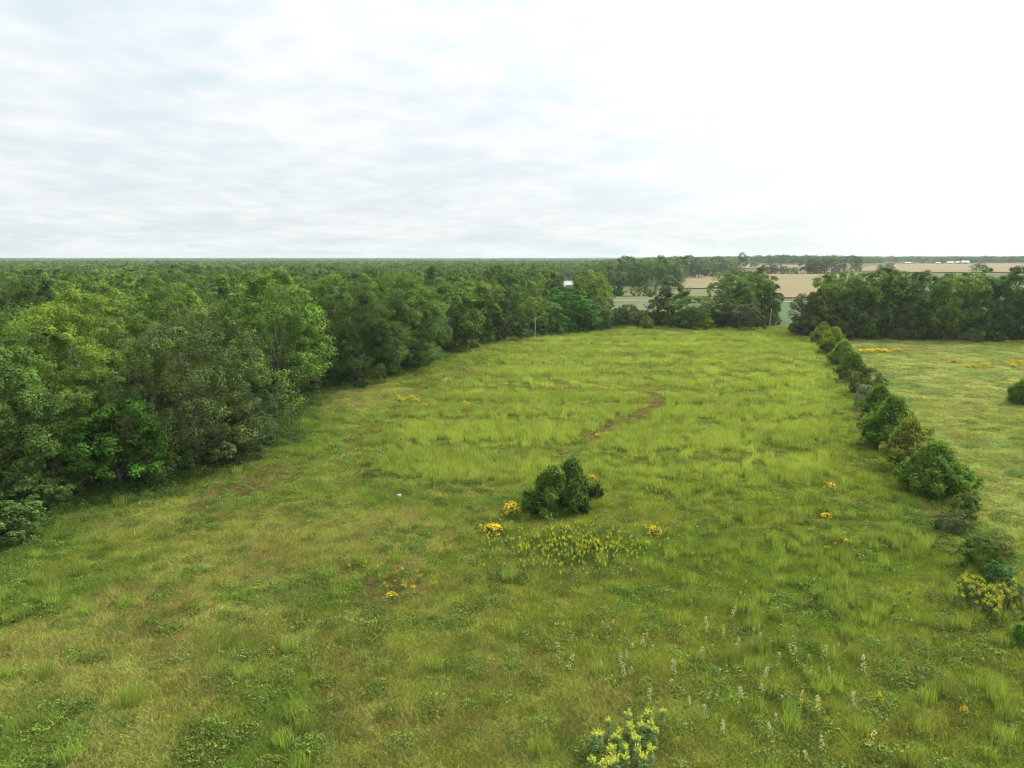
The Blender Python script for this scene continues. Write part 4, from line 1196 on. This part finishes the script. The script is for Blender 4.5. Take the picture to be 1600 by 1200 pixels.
STALK_PIX = [(874,1044,36),(887,1050,30),(945,986,16),(955,982,16),(966,1045,26),(975,1066,30),(986,1066,22),(978,1040,18),(984,1018,16),(1003,1017,24),(1013,1005,14),(1019,1032,22),(1055,1060,34),(1042,1077,16),(1014,1100,26),(940,1047,16),(1080,947,10),(1140,970,28),(1106,995,32),(1132,1007,28),(1150,1015,22),(1169,970,22),(1178,1000,18),(1186,1007,22),(1175,1020,18),(1092,1035,28),(1117,1020,14),(1159,1097,28),(1188,1090,24),(1192,1065,26),(1076,1107,20),(1105,1130,26),(1129,1150,26),
             (1202,1017,20),(1214,1052,30),(1234,1027,18),(1245,1050,50),(1262,1040,16),(1262,1065,20),(1282,1037,30),(1294,1060,18),(1309,1015,12),(1349,1055,34),(1330,1095,16),(1249,1115,34),(1280,1122,36),(1341,1117,26),(1215,1135,22),(1206,1154,26),(1221,1102,16),(1352,1174,38),(1287,1181,28),(1264,1198,24),(1312,1130,14)]
def vheight(px, py, hpx):
    x, y, z = ground(px, py); dep = y * CP + CAM_H * SP
    return x, y, z, hpx * dep / FPX / 0.86
for k, (px, py, hp) in enumerate(sorted(STALK_PIX)):
    x, y, z, h = vheight(px, py, hp * 0.92)
    e = empty('silver_leaf_stalk', (x, y, z), random.uniform(0, 6), (.40 + h * .45, .40 + h * .45, h))
    e.rotation_euler = (random.uniform(-.28, .28), random.uniform(-.28, .28), e.rotation_euler[2])
    tag(e, 'pale silvery leaved stalk, %s from the left in the foreground grass' % ordinal(k + 1), 'plant', 'silvery leaved stalks in the foreground')
    a, b = STALKS[k % 4]
    lf = link('leaves', a, e); yel = (px, py) in ((1132, 1007), (1249, 1115), (1280, 1122), (1013, 1005), (1352, 1174), (1264, 1198))
    lf.color = (0.42, 0.40, 0.10, 1) if yel else (0.34, 0.37, 0.17, 1) if k % 3 else (0.28, 0.33, 0.14, 1)
    link('stem', b, e)
def goldenrod(px, py_head, h, label, group, k, colr=(0.58, 0.61, 0.06), ws=1.0):
    # stand the plant so that its flower head shows where it was measured
    x, y, z = ground(px, py_head)
    for _ in range(6):
        a, b, dep = project(x, y, terr(x, y) + h * 1.05)
        f = (float(a) - px, float(b) - py_head)
        x -= f[0] * dep / FPX; y += f[1] * dep / FPX * 1.6
    e = empty('goldenrod_plant', (x, y, float(terr(x, y))), random.uniform(0, 6), (h * ws, h * ws, h))
    tag(e, label, 'plant', group)
    a, b, c = GOLD[k % 4]
    link('leaves', a, e).color = (0.15, 0.23, 0.07, 1); link('stem', b, e); link('flower_head', c, e).color = colr + (1,)
HEADS = [(1012,1112),(983,1112),(1034,1109),(950,1124),(927,1145),(936,1143),(960,1150),(968,1148),(990,1147),(985,1140),(1003,1131),(1014,1130),(1018,1126),(975,1162),(995,1167),(952,1170),(958,1166),(1015,1165),(945,1190),(950,1186),(940,1193),(980,1180),(1007,1180),(923,1184),(963,1184),(1008,1120),(1022,1138),(996,1152),(984,1130),(970,1140)]
for k, (px, py) in enumerate(sorted(HEADS)):
    goldenrod(px, py, random.uniform(1.0, 1.25), 'yellow goldenrod stem, %s from the left in the clump at the bottom edge' % ordinal(k + 1), 'goldenrod clump at the bottom edge', k, ws=1.05)
def flower_mass(name, spots, hmin, hmax, head, label, seed, meshes=None, ws=0.8, green=(0.11, 0.19, 0.05)):
    """flowers too many and too small to count: leafy stems and heads of one patch"""
    rng = np.random.default_rng(seed)
    meshes = meshes or GOLD
    P, pick, scl, rot, colr = [], [], [], [], []
    k = len(meshes)
    for px, py in spots:
        x, y, z = ground(px, py); h = rng.uniform(hmin, hmax); i = rng.integers(k); rz = rng.uniform(0, 6.28); j = rng.uniform(.75, 1.25)
        for part, cc in ((i, green), (k + i, head)):
            P.append((x, y, z)); pick.append(part); scl.append((h * ws, h * ws, h)); rot.append((0, 0, rz)); colr.append(np.array(cc) * j)
    scatter(name, [swap(m[0], M['grass']) for m in meshes] + [swap(m[2], M['grass']) for m in meshes], np.array(P), rot, scl, pick, np.array(colr), label)
rg = random.Random(9)
flower_mass('yellow_wildflowers', [(898 + rg.gauss(0, .5) * 118, 866 + rg.gauss(0, .5) * 38) for _ in range(460)], .55, .95, (0.66, 0.66, 0.05), 'patch of small yellow weed flowers below the mid field cedar pair', 1, ws=0.6)
flower_mass('yellow_wildflowers', [(1032 + rg.gauss(0, 16), 775 + rg.gauss(0, 5)) for _ in range(34)], .5, .85, (0.56, 0.56, 0.05), 'sprinkle of small yellow flowers right of the mid field cedar pair', 2)
flower_mass('yellow_wildflowers', [(c[0] + rg.gauss(0, 11), c[1] + rg.gauss(0, 9)) for c in [(1530, 950), (1545, 958), (1558, 968), (1512, 930), (1580, 942), (1565, 955), (1520, 940), (1512, 785)] for _ in range(11)], .8, 1.15, (0.50, 0.48, 0.04), 'straggling yellow weed flowers under the bushes at the right border', 3, ws=1.0)
def bloom(px, py, w_px, h_px, label, k, colr=(0.80, 0.60, 0.03), green=(0.10, 0.17, 0.04)):
    x, y, z = ground(px, py); dep = y * CP + CAM_H * SP
    w = w_px * dep / FPX; h = max(h_px * dep / FPX, 0.45)
    e = empty('flowering_clump', (x, y, z), random.uniform(0, 6), (w, w * 1.0, h))
    tag(e, label, 'flowers', 'clumps of yellow orange flowers')
    a, b, c = BLOOM[k % 3]
    link('leaves', a, e).color = green + (1,); link('stem', b, e); link('flowers', c, e).color = colr + (1,)
YEL = (0.62, 0.50, 0.02)
for k, a in enumerate([
    (799, 805, 32, 24, 'dense round golden flower clump left of the mid field cedars'),
    (770, 835, 36, 20, 'wider looser golden flower clump below the dense round one'),
    (752, 830, 14, 12, 'little golden clump at left of the looser clump'),
    (690, 868, 10, 14, 'thin orange flower clump below left of the golden clumps'),
    (663, 637, 14, 9, 'golden clump left of two, high in the left grass'),
    (727, 637, 14, 12, 'golden clump right of two, high in the left grass'),
    (924, 752, 18, 12, 'golden clump touching the right of the dark cedar'),
    (934, 684, 12, 8, 'small orange clump at lower end of the bare track'),
    (1022, 838, 26, 18, 'orange flower clump right of the yellow weed patch'),
    (1297, 766, 22, 14, 'orange clump high in the right grass near the cedar row'),
    (1291, 812, 22, 12, 'flat orange clump in the right grass, second down'),
    (1304, 848, 18, 14, 'orange clump of the lower right grass group, left one'),
    (1322, 856, 20, 16, 'orange clump of the lower right grass group, right one'),
    (1288, 790, 14, 8, 'faint orange clump between the upper right grass clumps'),
    (1372, 1104, 16, 28, 'tall yellow flowering plant low in the right foreground'),
    (612, 936, 26, 10, 'orange clump beside the brown dead grass patch, lower left'),
    (596, 906, 14, 9, 'yellow clump at upper left of the brown dead grass patch'),
    (628, 896, 14, 9, 'yellow clump at top of the brown dead grass patch'),
    (650, 899, 16, 9, 'yellow clump at upper right of the brown dead grass patch'),
    (645, 924, 16, 9, 'yellow clump at right of the brown dead grass patch'),
    (681, 918, 10, 9, 'single yellow clump right of the brown dead grass patch'),
    (427, 1021, 8, 8, 'tiny orange clump in the left foreground grass'),
    (512, 1021, 8, 8, 'tiny yellow clump in the left foreground grass'),
    (1432, 928, 8, 8, 'tiny orange clump in the right foreground grass'),
    (1505, 1122, 16, 24, 'pale yellow flowering plant low near the right border'),
]):
    bloom(a[0], a[1], a[2], a[3], a[4], k, YEL if 'yellow' in a[4].split(' clump')[0] else (0.80, 0.60, 0.03))
rg2 = random.Random(19)
LOOSE = []
for cx, cy, sx, sy, n in [(800, 806, 13, 7, 14), (770, 836, 18, 6, 16), (620, 915, 34, 12, 26), (1298, 790, 10, 22, 22), (1312, 853, 18, 9, 18), (1024, 838, 12, 6, 8), (695, 868, 8, 8, 6), (663, 637, 9, 3, 5), (727, 638, 9, 3, 5), (1440, 960, 60, 40, 10), (1250, 900, 80, 40, 10)]:
    LOOSE += [(cx + rg2.gauss(0, sx), cy + rg2.gauss(0, sy)) for _ in range(n)]
flower_mass('yellow_wildflowers', LOOSE, .45, .75, (0.72, 0.52, 0.03), 'loose golden blossoms scattered in the grass around the flower clumps', 77, ws=0.9)
def strip(px0, px1, py0, py1, n, label, seed, colr):
    r = random.Random(seed)
    flower_mass('yellow_wildflowers', [(r.uniform(px0, px1), py0 + (py1 - py0) * min(max(r.gauss(.5, .28), 0), 1)) for _ in range(n)], .55, .85, colr, label, seed + 20, BLOOM, 1.5)
strip(1343, 1392, 549, 552, 55, 'narrow golden flower band beside the cedar row', 1, (0.72, 0.60, 0.025))
strip(1395, 1404, 548, 550, 6, 'golden flower dab just right of the narrow golden band', 2, (0.80, 0.52, 0.02))
strip(1570, 1660, 534, 537, 65, 'golden flower band under the right treeline at the border', 3, (0.72, 0.60, 0.025))
strip(1508, 1524, 571, 576, 9, 'small yellow flower patch in the right meadow, left of two', 4, YEL)
strip(1531, 1546, 570, 575, 9, 'small yellow flower patch in the right meadow, right of two', 5, YEL)
strip(1572, 1606, 566, 575, 24, 'yellow flower patch by the right border in the meadow', 6, YEL)
strip(1488, 1500, 566, 568, 4, 'faint orange flower dab in the right meadow', 7, (0.60, 0.33, 0.05))
strip(1092, 1134, 567, 573, 30, 'yellow green flower patch at the far end of the bare track', 8, (0.50, 0.52, 0.03))
strip(622, 652, 623, 632, 16, 'yellow green flower patch in the far left grass', 9, (0.48, 0.50, 0.03))

# brown dead grass patches
def dead_grass():
    rng = np.random.default_rng(61); pts = []
    for cx, cy, rx, ry, n in [(616, 918, 52, 22, 120), (1345, 655, 14, 16, 40), (1030, 640, 14, 8, 24), (783, 590, 22, 4, 40), (1490, 815, 24, 14, 26), (390, 762, 40, 12, 40)]:
        for _ in range(n): pts.append(ground(cx + rng.normal(0, .5) * rx, cy + rng.normal(0, .5) * ry))
    pts = np.array(pts); n = len(pts); s = rng.uniform(.5, 1.0, n)
    scatter('dead_grass', MAT_GRASS, pts, np.stack([0 * s, 0 * s, rng.uniform(0, 6.28, n)], 1), np.stack([s, s, s * 1.25], 1), rng.integers(0, 4, n), np.array([[0.26, 0.18, 0.115]]) * rng.uniform(.8, 1.2, (n, 1)), 'brown dead grass lying in small patches')
dead_grass()

# ------------------------------------------------------------------ haze
def haze():
    m, n, l = new_mat('haze')
    v = nd(n, 'ShaderNodeVolumePrincipled')
    v.inputs['Color'].default_value = (0.80, 0.88, 0.95, 1)
    v.inputs['Density'].default_value = 1.0e-4
    v.inputs['Anisotropy'].default_value = 0.2
    o = nd(n, 'ShaderNodeOutputMaterial'); l.new(v.outputs[0], o.inputs['Volume'])
    mb = MB(); mb.box(-9400, 9400, -9400, 9400, -6, 62)
    tag(link('haze', mb.mesh('haze', m)), 'thin pale haze veiling the far woods', kind='stuff')
haze()
print('woods', N_WOODS, 'grass', N_GRASS, 'objects', len(sc.objects), 'tris', sum(len(m.polygons) * 2 for m in bpy.data.meshes))
